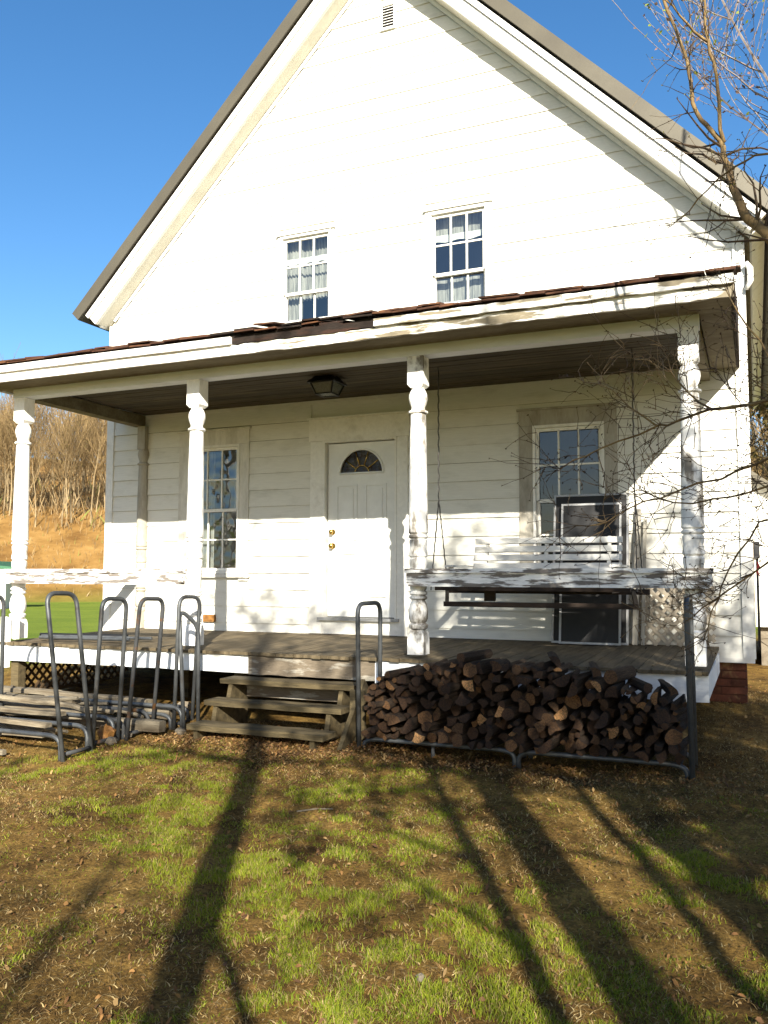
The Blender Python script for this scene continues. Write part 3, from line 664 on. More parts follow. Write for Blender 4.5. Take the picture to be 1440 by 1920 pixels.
obj('eave_crown', ragged(RX0, 2.45, RY - .035, RY + .028, 2.724, 2.79, .001, .001, 10), m_fascia, porch)
obj('eave_crown', ragged(3.85, RX1, RY - .035, RY + .028, 2.724, 2.79, .004, .004, 40), m_fasciaw, porch)['label'] = 'flaking length of crown trim right of the rotten gap'
obj('rotten_edge', ragged(2.452, 3.848, RY - .012, RY + .028, 2.724, 2.80, .008, .012, 26), m_rot, porch)['label'] = 'rotted dark stretch of eave where the trim is gone'
x = RX0 - .02
while x < RX1:
    wd = rnd.uniform(.16, .34); x2 = min(RX1 + .03, x + wd)
    for lay in range(2):
        rot_ = 2.1 < x < 3.8
        lift = rnd.uniform(0, .010) + (rnd.uniform(.0, .012) if rot_ else 0); out = rnd.uniform(.03, .07) - lay * .018 + (rnd.uniform(-.02, .008) if rot_ else 0)
        z0 = 2.812 + lay * .016 + lift * (1 + lay)
        q = MB(); j1, j2 = rnd.uniform(-.008, .008), rnd.uniform(-.008, .008)
        o0 = lay * rnd.uniform(-.05, .05)
        q.hexa([(x + o0, RY - out, z0 + j1 - .008), (x2 + o0 - .006, RY - out, z0 + j2 - .008), (x2 + o0 - .006, RY + .30, z0 + .062), (x + o0, RY + .30, z0 + .062), (x + o0, RY - out, z0 + j1 + .006), (x2 + o0 - .006, RY - out, z0 + j2 + .006), (x2 + o0 - .006, RY + .30, z0 + .074), (x + o0, RY + .30, z0 + .074)])
        obj('shingle', q, m_rot if (rot_ and rnd.random() < .6) else m_shingle, pr)
    x = x2
# ------------------------------------------------------------------ porch things
ln = thing('ceiling_lantern', (2.70, -1.04, 2.70), 'black square lantern with seeded glass on the porch ceiling', 'lamp')
lx, ly = 2.70, -1.04
def frust(q, r0, z0, r1, z1):
    return q.hexa([(lx - r0, ly - r0, z0), (lx + r0, ly - r0, z0), (lx + r0, ly + r0, z0), (lx - r0, ly + r0, z0), (lx - r1, ly - r1, z1), (lx + r1, ly - r1, z1), (lx + r1, ly + r1, z1), (lx - r1, ly + r1, z1)])
q = MB(); frust(q, .155, 2.640, .10, 2.697); frust(q, .155, 2.628, .155, 2.639); obj('canopy', q, m_black, ln)
q = MB()
for sx in (-1, 1):
    for sy in (-1, 1): q.bar((lx + sx * .128, ly + sy * .128, 2.628), (lx + sx * .088, ly + sy * .088, 2.522), .014, .014)
for s in (-1, 1): q.bar((lx - .095, ly + s * .088, 2.52), (lx + .095, ly + s * .088, 2.52), .014, .014); q.bar((lx + s * .088, ly - .08, 2.52), (lx + s * .088, ly + .08, 2.52), .014, .014)
obj('frame', q, m_black, ln)
for s in (-1, 1):
    q = MB(); q.quadmesh([(lx - .085, ly + s * .086, 2.525), (lx + .085, ly + s * .086, 2.525), (lx + .122, ly + s * .124, 2.627), (lx - .122, ly + s * .124, 2.627)], [(0, 1, 2, 3)]); obj('pane', q, m_frost, ln)
    q = MB(); q.quadmesh([(lx + s * .086, ly - .085, 2.525), (lx + s * .086, ly + .085, 2.525), (lx + s * .124, ly + .122, 2.627), (lx + s * .124, ly - .122, 2.627)], [(0, 1, 2, 3)]); obj('pane', q, m_frost, ln)
q = MB(); q.box(lx - .08, lx + .08, ly - .08, ly + .08, 2.520, 2.523); obj('pane', q, m_frost, ln)
# swing
sw = thing('porch_swing', (4.87, -1.05, .40), 'white slatted porch swing on chains with dark underside', 'swing')
SX0, SX1 = 4.16, 5.58
for i in range(7):
    q = MB(); y = -1.36 + i * .075; q.box(SX0 - .02, SX1 + .02, y, y + .058, .565, .583); obj('seat_slat', q, m_swing, sw)
for i in range(6):
    q = MB(); z = .56 + i * .082; y = -.80 + (z - .5) * .32; q.bar((SX0, y, z + .03), (SX1, y, z + .03), .018, .058, up=(0, .30, 1)); obj('back_slat', q, m_swing, sw)
for xx in (SX0 + .12, (SX0 + SX1) / 2, SX1 - .12):
    q = MB(); q.bar((xx, -.79, .50), (xx, -.61, 1.03), .04, .03, up=(1, 0, 0)); obj('back_stile', q, m_swing, sw)
q = MB(); q.bar((4.08, -1.36, .405), (5.80, -1.36, .405), .045, .045); obj('front_bearer', q, m_bluewood, sw)
q = MB(); q.bar((3.93, -.88, .520), (5.84, -.88, .520), .045, .05); obj('rear_bearer', q, m_bluewood, sw)
for xa, xb in ((3.95, 4.10), (5.70, 5.78)): q = MB(); q.bar((xa, -.90, .515), (xb, -1.34, .408), .035, .04); obj('side_bearer', q, m_bluewood, sw)
for xx in (4.46,): q = MB(); q.box(xx - .05, xx + .05, -1.20, -1.16, .43, .56); obj('bracket', q, m_bluewood, sw)
q = MB(); q.bar((4.0, -1.38, .545), (5.74, -1.38, .545), .03, .035); obj('seat_edge', q, m_bluewood, sw)
for xx in (SX0 + .02, (SX0 + SX1) / 2 - .1, SX1 - .02): q = MB(); q.bar((xx, -1.335, .535), (xx, -.905, .535), .04, .046); obj('cross_rail', q, m_bluewood, sw)
for xx in (SX0 - .03, SX1 + .03):
    q = MB(); q.box(xx - .04, xx + .04, -1.38, -.74, .74, .76); q.box(xx - .02, xx + .02, -1.33, -1.29, .584, .74); obj('armrest', q, m_swing, sw)
for xx, xt in ((3.95, 3.90), (5.79, 5.74)):
    for yb in (-1.36, -.88):
        q = MB(); pts = []
        for t in np.linspace(0, 1, 24): pts.append((xx + (xt - xx) * t + .003 * math.sin(t * 90), yb + (-1.0 - yb) * t, .53 + .87 * t))
        q.tube(pts, .0065, 5); obj('chain', q, m_chain, sw)
    q = MB(); pts = [(xt + .004 * math.sin(t * 180), -1.0 + .004 * math.cos(t * 180), 1.40 + (2.70 - 1.40) * t) for t in np.linspace(0, 1, 40)]
    q.tube(pts, .0075, 5); obj('chain', q, m_chain, sw)
# window screens leaning on the wall
def screen(x0, x1, h, y0, y1, lab, fw=.020):
    t = thing('window_screen', ((x0 + x1) / 2, y0, 0), lab, 'window screen', None)
    d = Vector((0, y1 - y0, math.sqrt(max(h * h - (y1 - y0) ** 2, .01)))).normalized()
    def P(x, s): v = Vector((x, y0, .002)) + d * s; return v
    q = MB(); up = Vector((0, -d.z, d.y))
    q.bar(P(x0, 0), P(x0, h), fw, .022, up=up); q.bar(P(x1, 0), P(x1, h), fw, .022, up=up)
    for s in (fw / 2, h - fw / 2): q.bar(P(x0 + fw / 2, s), P(x1 - fw / 2, s), fw, .021, up=up)
    obj('frame', q, m_alu, t)
    q = MB(); q.quadmesh([P(x0, .02), P(x1, .02), P(x1, h - .02), P(x0, h - .02)], [(0, 1, 2, 3)]); obj('mesh_panel', q, m_mesh, t)
screen(4.84, 5.56, 1.50, -.30, -.075, 'tallest dark window screen leaning against the wall behind the swing')
screen(4.93, 5.50, 1.40, -.38, -.16, 'shorter dark window screen propped in front of the tallest one')
q = MB(); q.bar((5.62, -.22, 0), (5.66, -.06, 1.32), .05, .03, up=(0, -1, 0)); q.bar((5.69, -.2, 0), (5.72, -.06, 1.22), .03, .03, up=(0, -1, 0)); tag(obj('leaning_board', q, m_graytrim, origin=(5.65, -.2, 0)), 'narrow grey boards leaning on the wall right of the screens', 'board')
# lattice panel
lp = thing('lattice_panel', (5.95, -.12, 0), 'tan crisscross lattice panel standing on the porch near the right post', 'lattice')
lattice(lp, 'lath', m_lath, .74, .60, .112, .036, lambda x, y, z: (5.60 + x, -.16 - y + z * .16, .004 + z))
# pipes lying on the porch floor
for i, (a, b_, lab) in enumerate((((-.50, -1.62, .014), (.55, -1.45, .014), 'thin dark pipe lying farthest back on the left porch floor'), ((-.30, -1.80, .014), (1.0, -1.62, .014), 'long grey pipe lying on the left porch floor'), ((-.18, -1.95, .014), (.9, -1.84, .014), 'pale pipe lying nearest the left porch edge'))):
    q = MB(); q.tube([a, b_], .017, 8); tag(obj('pipe', q, m_pipe if i else m_black, origin=((a[0] + b_[0]) / 2, (a[1] + b_[1]) / 2, 0), smooth=False), lab, 'pipe', 'loose pipes on the porch floor')

# ------------------------------------------------------------------ steps
st = thing('porch_steps', (3.0, -2.6, -.7), 'weathered three-tread wooden steps up to the porch', 'steps')
for i, (y0, y1, z, x0, x1) in enumerate(((-2.37, -2.14, -.245, 2.34, 3.645), (-2.60, -2.38, -.405, 2.335, 3.64), (-2.89, -2.65, -.562, 2.37, 3.63))):
    q = MB(); seg = 8; vs = []
    q.v = []; jz = [rnd.uniform(-.004, .004) for _ in range(seg + 1)]
    for j in range(seg + 1):
        xx = x0 + (x1 - x0) * j / seg; vs += [(xx, y0 + rnd.uniform(-.004, .004), z - .042 + jz[j]), (xx, y0 + rnd.uniform(-.004, .004), z + jz[j]), (xx, y1, z + jz[j]), (xx, y1, z - .042 + jz[j])]
    fs = [(0, 1, 2, 3), (4 * seg, 4 * seg + 3, 4 * seg + 2, 4 * seg + 1)]
    for j in range(seg):
        o = 4 * j; fs += [(o + t, o + 4 + t, o + 4 + (t + 1) % 4, o + (t + 1) % 4) for t in range(4)]
    q.quadmesh(vs, fs); obj('tread', q, m_step, st)
for xx in (2.42, 3.50):
    q = MB()
    yz = [(-2.86, -.76), (-2.86, -.606), (-2.62, -.606), (-2.58, -.449), (-2.40, -.449), (-2.35, -.289), (-2.16, -.289), (-2.10, -.36), (-2.10, -.76)]
    n_ = len(yz); q.v = [(xx, y, z) for y, z in yz] + [(xx + .04, y, z) for y, z in yz]
    q.f = [tuple(range(n_))[::-1], tuple(range(n_, 2 * n_))] + [(i, (i + 1) % n_, n_ + (i + 1) % n_, n_ + i) for i in range(n_)]; q.mi = [0] * len(q.f)
    obj('stringer', q, m_step, st)
q = MB(); q.bar((3.74, -2.78, -.72), (3.72, -2.30, -.24), .035, .15, up=(0, -.7, .7)); obj('side_brace', q, m_step, st)
q = MB(); q.box(3.67, 3.80, -2.50, -2.46, -.74, -.26); obj('side_post', q, m_step, st)
q = MB(); q.box(2.47, 3.49, -2.135, -2.11, -.42, -.30); obj('riser', q, m_bare, st)

# ------------------------------------------------------------------ pipe racks
def bend(pts, rad, n=6):        # rounds the corners of a polyline
    pts = [Vector(p) for p in pts]; out = [pts[0]]
    for i in range(1, len(pts) - 1):
        a, b_, c_ = pts[i - 1], pts[i], pts[i + 1]; d1 = (a - b_); d2 = (c_ - b_)
        r1 = min(rad, d1.length * .49); r2 = min(rad, d2.length * .49); p0 = b_ + d1.normalized() * r1; p1 = b_ + d2.normalized() * r2
        for k_ in range(n + 1):
            t = k_ / n; out.append(p0 * (1 - t) ** 2 + b_ * 2 * t * (1 - t) + p1 * t * t)
    out.append(pts[-1]); return out
PR = .0185
def loop(parent, f0, f1, t0, t1, m=None, lab=None):
    q = MB(); q.tube(bend([f0, t0, t1, f1], .10, 8), PR, 10); o = obj('end_loop', q, m or m_pipe, parent, smooth=True)
    return o
def base_rail(parent, xa, xb, y, zg, zr, m=None):
    q = MB(); q.tube(bend([(xa, y, zg - .02), (xa, y, zr), (xb, y, zr), (xb, y, zg - .02)], .13, 8), PR * .95, 10); return obj('base_rail', q, m or m_pipe, parent, smooth=True)
def brace(parent, x, y0, y1, z): q = MB(); q.tube([(x, y0, z), (x, y1, z)], PR * .9, 8); return obj('foot_brace', q, m_rust, parent, smooth=True)
GR = 'bent pipe firewood racks'
# loaded racks by the pile
rk = thing('firewood_rack', (4.48, -2.48, -.7), 'left half of the pipe rack that carries the firewood, tall loop beside the steps', 'wood rack', GR)
loop(rk, (3.84, -2.68, -.73), (3.86, -2.32, -.71), (3.83, -2.70, .44), (3.85, -2.30, .44)); base_rail(rk, 3.87, 5.07, -2.66, -.71, -.60); base_rail(rk, 3.87, 5.05, -2.30, -.70, -.58); brace(rk, 3.89, -2.64, -2.32, -.60); brace(rk, 5.00, -2.64, -2.32, -.62)
q = MB(); q.tube([(4.42, -2.60, -.72), (4.42, -2.60, -.615)], .016, 8); obj('prop', q, m_rust, rk)
rk = thing('firewood_rack', (5.7, -2.48, -.7), 'right half of the pipe rack that carries the firewood, tall loop at the far right', 'wood rack', GR)
loop(rk, (6.285, -2.68, -.76), (6.28, -2.32, -.73), (6.27, -2.70, .51), (6.27, -2.30, .51)); base_rail(rk, 5.10, 6.25, -2.66, -.71, -.60); base_rail(rk, 5.10, 6.25, -2.30, -.70, -.58); brace(rk, 5.17, -2.64, -2.32, -.62); brace(rk, 6.2, -2.64, -2.32, -.60)
# stored racks on the left, side by side
def stored(y0, y1, xr, xl, lean0, lean1, lab, ztop=.50, m=None, leftloop=True, zr=-.56):
    r_ = thing('pipe_rack', ((xl + xr) / 2, (y0 + y1) / 2, -.72), lab, 'wood rack', GR)
    zg0, zg1 = gz(xr, y0), gz(xr, y1)
    loop(r_, (xr, y0, zg0 - .02), (xr - .03, y1, zg1 - .02), (xr + lean0, y0 + .02, ztop), (xr + lean1, y1 - .02, ztop - .01), m)
    base_rail(r_, xl, xr - .05, y0 + .02, zg0, zr - .02, m); base_rail(r_, xl, xr - .06, y1 - .02, zg1, zr + .01, m)
    brace(r_, xr - .03, y0 + .02, y1 - .02, zg0 + .04)
    if leftloop: loop(r_, (xl, y0 + .01, zg0 - .02), (xl, y1, zg1 - .02), (xl + .03, y0 + .04, ztop + .0), (xl + .02, y1 - .03, ztop), m)
    return r_
stored(-3.66, -3.32, 1.80, -.55, -.24, -.22, 'pipe rack nearest the camera, its loop leaning left', .52, None, True)
stored(-3.26, -2.92, 1.72, .35, .05, .05, 'second pipe rack back from the camera with an upright loop', .47, None, True)
stored(-2.88, -2.50, 1.75, -.1, .10, .08, 'third pipe rack back with one rusty orange leg', .46, m_rust, False)
stored(-2.47, -2.16, 1.93, .2, .02, .05, 'pipe rack closest to the porch skirt left of the steps', .47, None, False)
r_ = thing('pipe_rack', (1.95, -2.3, -.72), 'narrow pipe loop nested inside the rack closest to the porch', 'wood rack', GR)
loop(r_, (2.06, -2.50, -.70), (2.04, -2.26, -.69), (1.93, -2.42, .36), (2.01, -2.24, .20)); base_rail(r_, .4, 2.03, -2.49, -.70, -.50)

# ------------------------------------------------------------------ timbers and rocks on the left
TG = 'old timbers heaped among the pipe racks'
def timber(a, b_, w, h, lab, seed):
    rg = random.Random(seed); q = MB(); a = Vector(a); b_ = Vector(b_); n_ = 9; pts = []
    for i in range(n_):
        t = i / (n_ - 1); pts.append(a.lerp(b_, t) + Vector((0, rg.uniform(-.008, .008), rg.uniform(-.008, .008))))
    d = (b_ - a).normalized(); side = d.cross(Vector((0, 0, 1))).normalized(); up = side.cross(d)
    vs = []
    for p_ in pts:
        for sx, sz in ((-1, -1), (1, -1), (1.02, .4), (.8, 1), (-.8, 1), (-1, .5)):
            vs.append(p_ + side * (w / 2 * sx * rg.uniform(.9, 1.08)) + up * (h / 2 * sz * rg.uniform(.88, 1.1)))
    fs = [tuple(range(6))[::-1], tuple(6 * (n_ - 1) + i for i in range(6))]
    for i in range(n_ - 1): fs += [(6 * i + j, 6 * i + (j + 1) % 6, 6 * i + 6 + (j + 1) % 6, 6 * i + 6 + j) for j in range(6)]
    q.quadmesh(vs, fs); mid = (a + b_) / 2
    return tag(obj('timber', q, m_timber, origin=(mid.x, mid.y, mid.z - h / 2)), lab, 'timber', TG)
T = [((-1.9, -2.32, -.44), (1.62, -2.42, -.49), .11, .045, 'long grey plank lying highest at the back of the left heap'),
     ((-1.6, -2.55, -.50), (.95, -2.62, -.50), .12, .04, 'broad grey plank second from the back of the left heap'),
     ((-1.3, -2.80, -.50), (1.3, -2.85, -.54), .09, .04, 'plank resting across the middle racks of the left heap'),
     ((-1.2, -3.05, -.53), (1.2, -3.04, -.53), .08, .035, 'pale plank in front of the middle racks'),
     ((-.9, -3.40, -.52), (1.45, -3.46, -.545), .07, .035, 'bleached plank lying on the rack nearest the camera'),
     ((-.6, -3.58, -.62), (1.0, -3.55, -.63), .08, .05, 'thin timber low on the rack nearest the camera'),
     ((.2, -2.48, -.56), (1.85, -2.40, -.58), .09, .08, 'squared timber end near the steps'),
     ((.5, -2.70, -.63), (1.95, -2.66, -.65), .10, .09, 'thick dark timber near the ground by the third loop'),
     ((-.8, -3.25, -.66), (1.2, -3.20, -.66), .15, .07, 'dark plank under the stack near the ground'),
     ((-1.5, -3.85, -.735), (1.25, -3.72, -.735), .045, .04, 'thin dark pole lying on the soil in front of the racks')]
for i, (a, b_, w_, h_, lab) in enumerate(T): timber(a, b_, w_, h_, lab, 50 + i)
rg = random.Random(64)
for i in range(22):
    x0 = rg.uniform(-1.4, .6); L_ = rg.uniform(.7, 1.9); y0 = rg.uniform(-3.3, -2.25); y1 = y0 + rg.uniform(-.25, .25); z0 = rg.uniform(-.62, -.42); z1 = rg.uniform(-.64, -.46); r0 = rg.uniform(.012, .032)
    pts = [(x0 + L_ * t, y0 + (y1 - y0) * t + rg.gauss(0, .012), z0 + (z1 - z0) * t + rg.gauss(0, .012)) for t in np.linspace(0, 1, 9)]
    q = MB(); q.tube(pts, [r0 * (1.1 - .5 * t) for t in np.linspace(0, 1, 9)], 7, wob=.12, rg=rg); tag(obj('dead_limb', q, m_timber, origin=pts[4]), 'dead tree limb thrown on the timber heap among the pipe racks', 'branch', 'dead limbs on the left heap')
def rock(loc, r, seed, lab, group, m=m_rock, cat='rock', name='rock', sq=(1, .8, .6)):
    rg = random.Random(seed); q = MB(); n_, k_ = 8, 5; vs = []; 
    for i in range(k_ + 1):
        ph = math.pi * i / k_
        for j in range(n_):
            t = 2 * math.pi * j / n_; rr = r * rg.uniform(.8, 1.12)
            vs.append((loc[0] + rr * sq[0] * math.sin(ph) * math.cos(t), loc[1] + rr * sq[1] * math.sin(ph) * math.sin(t), loc[2] + rr * sq[2] * math.cos(ph)))
    fs = [(i * n_ + j, (i + 1) * n_ + j, (i + 1) * n_ + (j + 1) % n_, i * n_ + (j + 1) % n_) for i in range(k_) for j in range(n_)]
    q.quadmesh(vs, fs); return tag(obj(name, q, m, origin=(loc[0], loc[1], loc[2] - r * sq[2])), lab, cat, group)
RL = 'pale rock or rubble lump under the left end of the porch'
for i in range(22):
    xx = rnd.uniform(-.75, 1.6); yy = rnd.uniform(-2.15, -1.7); rock((xx, yy, gz(xx, yy) + .03), rnd.uniform(.04, .09), 300 + i, RL, 'rubble under the porch')
for i in range(5):
    xx = rnd.uniform(.3, 2.1); yy = rnd.uniform(-3.2, -2.4); rock((xx, yy, gz(xx, yy) + .03), rnd.uniform(.035, .07), 340 + i, 'rubble lump among the feet of the pipe racks', 'rubble among the racks')
rock((1.62, -2.98, gz(1.62, -2.98) + .06), .09, 777, 'orange block of wood at the foot of the second loop', None, m_gold, 'wood block', 'wood_block', (1, .8, .9))

# ------------------------------------------------------------------ firewood
def log_mesh(kind, seed):
    rg = random.Random(seed); n_ = 14; L = .42
    if kind == 'round': prof = [(math.cos(2 * math.pi * i / n_) * rg.uniform(.82, 1.1), math.sin(2 * math.pi * i / n_) * rg.uniform(.82, 1.1)) for i in range(n_)]
    elif kind == 'half':
        prof = [(math.cos(math.pi * i / 8) * rg.uniform(.95, 1.08), math.sin(math.pi * i / 8) * rg.uniform(.95, 1.1) - .38) for i in range(9)] + [(-.5, -.42 + rg.uniform(-.06, .06)), (.0, -.40 + rg.uniform(-.08, .08)), (.5, -.42)]
    else:
        prof = [(math.cos(math.pi * .62 * i / 6 + .3) * 1.15 - .25, math.sin(math.pi * .62 * i / 6 + .3) * 1.25 - .45) for i in range(7)] + [(-.5 + rg.uniform(-.1, .1), -.1), (-.25, -.85 + rg.uniform(-.1, .1)), (.3, -.4 + rg.uniform(-.1, .1))]
    me = bpy.data.meshes.new('log'); n_ = len(prof); vs = []; K = 5
    ty, tz = rg.uniform(-.06, .06), rg.uniform(-.06, .06)
    for k_ in range(K):
        y = -L / 2 + L * k_ / (K - 1); sc = rg.uniform(.95, 1.05) * (.97 if k_ in (0, K - 1) else 1)
        for x, z in prof: vs.append((x * sc * .5 + y * .12 * ty / .06 * .5, y + (rg.uniform(-.01, .01) if 0 < k_ < K - 1 else x * tz * .25), z * sc * .5))
    fs = [tuple(range(n_)), tuple((K - 1) * n_ + i for i in range(n_))[::-1]]; mi = [1, 1]
    for k_ in range(K - 1):
        for i in range(n_):
            fs.append((k_ * n_ + i, (k_ + 1) * n_ + i, (k_ + 1) * n_ + (i + 1) % n_, k_ * n_ + (i + 1) % n_)); mi.append(0)
    me.from_pydata(vs, [], fs); me.materials.append(m_logbark); me.materials.append(m_logend); me.polygons.foreach_set('material_index', mi); me.update(); return me
LM = [(k_, log_mesh(k_, 900 + i)) for i, k_ in enumerate(['round', 'half', 'split'] * 6)]
def toplim(x): return float(np.interp(x, [3.86, 3.95, 4.15, 4.55, 4.75, 5.45, 5.6, 5.9, 6.26], [-.26, -.19, -.06, .01, .03, .01, -.06, -.11, -.19]))
placed = []; rl = random.Random(21); fails = 0
while fails < 200 and len(placed) < 294:
    r = rl.choice((.020, .024, .027, .030, .034, .038, .042, .048, .055)); best = None
    for _ in range(30):
        x = rl.uniform(3.89 + r, 6.25 - r); z = -.585 + r
        for (xj, zj, rj) in placed:
            dx = abs(x - xj); R_ = (r + rj) * .93
            if dx < R_: z = max(z, zj + math.sqrt(R_ * R_ - dx * dx))
        sc_ = (z + .585) / (toplim(x) + .585)
        if best is None or sc_ < best[2]: best = (x, z, sc_)
    x, z, _s = best
    if z + r * .5 > toplim(x): fails += 1; continue
    placed.append((x, z, r))
LG = 'logs of the firewood pile'
def put_log(me, x, y, z, s, ry, rz, lab, rx=0.0, g=LG):
    o = bpy.data.objects.new('firewood_log', me); COL.objects.link(o); o.location = (x, y, z); o.rotation_euler = (rx, ry, rz); o.scale = (s, rl.uniform(.9, 1.08), s * rl.uniform(.88, 1.08))
    return tag(o, lab, 'firewood log', g)
bands = {}
for q_ in placed: bands.setdefault(min(6, int((q_[1] + .585) / .095)), []).append(q_)
LAY = ('lowest', 'second', 'third', 'fourth', 'fifth', 'sixth', 'topmost')
def ordn(i): return 'leftmost' if i == 1 else str(i) + ('th' if 10 <= i % 100 <= 20 else {1: 'st', 2: 'nd', 3: 'rd'}.get(i % 10, 'th')) + ' from the left'
for bk in sorted(bands):
    for i_, (x, z, r) in enumerate(sorted(bands[bk])):
        k_, me_ = rl.choice(LM)
        put_log(me_, x, -2.53 + rl.uniform(-.075, .05), z, 2 * r * (1.0 if k_ == 'round' else 1.16), rl.uniform(-3.1, 3.1), rl.uniform(-.14, .14), 'firewood log %s in the %s layer of the pile by the porch' % (ordn(i_ + 1), LAY[bk]), rl.uniform(-.06, .06))
print('logs', len(placed))
for (x, z, s, ry, rz, lab) in ((5.62, .045, .10, .3, .2, 'pale-faced split log perched left of the pair on the right part of the pile'), (5.80, .035, .11, 1.0, -.2, 'thick round log perched on the right part of the pile'), (5.93, -.04, .075, 2.2, .4, 'thin split log lying crosswise right of the perched pair'),
                          (6.12, -.10, .08, .2, .25, 'broken log at the far right top of the pile'), (5.33, .09, .10, .8, .25, 'orange-ended log on top of the middle of the pile'), (4.72, .09, .08, 2.6, -.2, 'flat bark slab on the top left of the pile')):
    z = max([zj + math.sqrt(max((s * .42 + rj) ** 2 - (x - xj) ** 2, 0)) for xj, zj, rj in placed if abs(x - xj) < s * .42 + rj] or [z])
    put_log(rl.choice(LM)[1], x, -2.48, z, s, ry, rz, lab, g=None)

# ------------------------------------------------------------------ trees
def grow(rg, p, d, length, r, lev, maxlev, out, spread=.7, up=.12, kids=(3, 5), wig=.16):
    n_ = max(4, int(length / .22)) if lev else max(6, int(length / .3)); n_ = min(n_, 14)
    pts = [Vector(p)]; rad = [r]; d = Vector(d).normalized()
    for i in range(n_):
        d = (d + Vector((rg.gauss(0, wig), rg.gauss(0, wig), rg.gauss(0, wig) + up * (.4 if lev else .1)))).normalized()
        pts.append(pts[-1] + d * (length / n_)); rad.append(r * (1 - .72 * (i + 1) / n_))
    out.append((lev, pts, rad))
    if lev < maxlev:
        for _ in range(rg.randint(*kids)):
            t = rg.uniform(.25 if lev else .45, .98); i = min(n_ - 1, int(t * n_)); dd = (pts[i + 1] - pts[i]).normalized()
            a = Vector((rg.gauss(0, 1), rg.gauss(0, 1), rg.gauss(0, .6))); a = (a - dd * a.dot(dd)).normalized()
            grow(rg, pts[i], dd * (1 - spread * .5) + a * spread, length * rg.uniform(.38, .62), max(rad[i] * rg.uniform(.45, .7), .0025), lev + 1, maxlev, out, spread, up, kids, wig)
def buds_mesh(name, pts, rg, size, cols, parent, m, per=1, jit=.02):
    vs = []; fs = []; cs = []
    for p_ in pts:
        for _ in range(per):
            c_ = Vector(p_) + Vector((rg.gauss(0, jit), rg.gauss(0, jit), rg.gauss(0, jit))); s = size * rg.uniform(.6, 1.4)
            a = Vector((rg.gauss(0, 1), rg.gauss(0, 1), rg.gauss(0, 1))).normalized(); b_ = a.orthogonal().normalized(); c2 = a.cross(b_)
            k_ = len(vs); vs += [c_ - b_ * s, c_ + c2 * s * .5 + a * s * .2, c_ + b_ * s, c_ - c2 * s * .5 - a * s * .1]; fs.append((k_, k_ + 1, k_ + 2, k_ + 3)); cs.append(rg.choice(cols))
    q = MB(); q.v = [tuple(v) for v in vs]; q.f = fs; q.mi = [0] * len(fs)
    o = obj(name, q, m, parent); ca_ = o.data.color_attributes.new('Col', 'FLOAT_COLOR', 'CORNER')
    ca_.data.foreach_set('color', np.repeat(np.array([(*c, 1) for c in cs], np.float32), 4, axis=0).ravel()); o['kind'] = 'stuff'; return o
# trees standing behind the camera whose shadows cross the yard
def yard_tree(base, lean, h, r, seed, lab, maxlev=3, stems=None, kids=(4, 6), bud=.02, per=1, branch_from=.45):
    t = thing('yard_tree', base, lab, 'tree'); rg = random.Random(seed); tr = MB(); tw = MB(); tips = []
    for (bo, le, hh, rr) in ([((0, 0), lean, h, r)] + (stems or [])):
        bare_ = hh < 4
        pts = []; rad = []; n_ = 12
        for i in range(n_ + 1):
            s = i / n_; pts.append(Vector((base[0] + bo[0] + le[0] * s + rg.uniform(-.03, .03), base[1] + bo[1] + le[1] * s + rg.uniform(-.03, .03), base[2] - .1 + hh * s))); rad.append(rr * (1.15 - .6 * s) if i else rr * 1.4)
        tr.tube(pts, rad, 12, wob=.05, rg=rg); out = []
        for i in range(n_ if bare_ else int(n_ * branch_from), n_):
            for _ in range(rg.randint(1, 3)):
                a = rg.uniform(0, 2 * math.pi)
                grow(rg, pts[i], (math.cos(a), math.sin(a), rg.uniform(.3, .9)), hh * rg.uniform(.22, .40), rad[i] * rg.uniform(.3, .5), 1, maxlev, out, .7, .1, kids)
        for lev, pp, ra in out:
            (tr if lev == 1 else tw).tube(pp, ra, 6 if lev == 1 else 4, cap=False)
            if lev >= 2: tips += pp[2:]
    obj('trunk', tr, m_bark, t, smooth=True); obj('crown', tw, m_twig, t)['kind'] = 'stuff'
    if bud: buds_mesh('buds', tips, rg, bud, [(.20, .26, .04), (.24, .20, .06), (.28, .16, .08)], t, m_bud, per)
    return t
yard_tree((7.45, -11.25, gz(7.45, -11.25)), (-.25, .1, 0), 7.2, .115, 11, 'bare yard tree behind the viewer casting the long left trunk shadow', 3, [((1.95, .35), (-2.05, -.33, 0), 3.5, .05)], (4, 6), .042, 4, .68)
yard_tree((8.85, -10.6, gz(8.85, -10.6)), (-.1, .3, 0), 7.6, .15, 12, 'many-stemmed yard tree behind the viewer casting the right-hand shadows', 3, [((.35, .55), (.2, .5, 0), 7.0, .15), ((.9, .15), (.5, .2, 0), 6.6, .10), ((1.5, .6), (.2, .5, 0), 7.2, .14), ((-.38, .1), (-.1, .1, 0), 5.4, .06), ((.62, .3), (.1, .3, 0), 6.0, .08), ((2.0, .9), (.1, .3, 0), 6.0, .12), ((.2, .25), (.1, .6, 0), 6.0, .05), ((.75, .9), (.3, .2, 0), 6.2, .06)], (4, 6), .034, 2, .60)
yard_tree((9.6, -8.4, gz(9.6, -8.4)), (.2, .2, 0), 5.2, .07, 15, 'slim yard tree right of the viewer with low spreading branches', 3, [((.5, .6), (.5, .5, 0), 5.0, .06), ((.2, -.9), (.3, .3, 0), 5.0, .05)], (5, 7), .034, 2, .25)

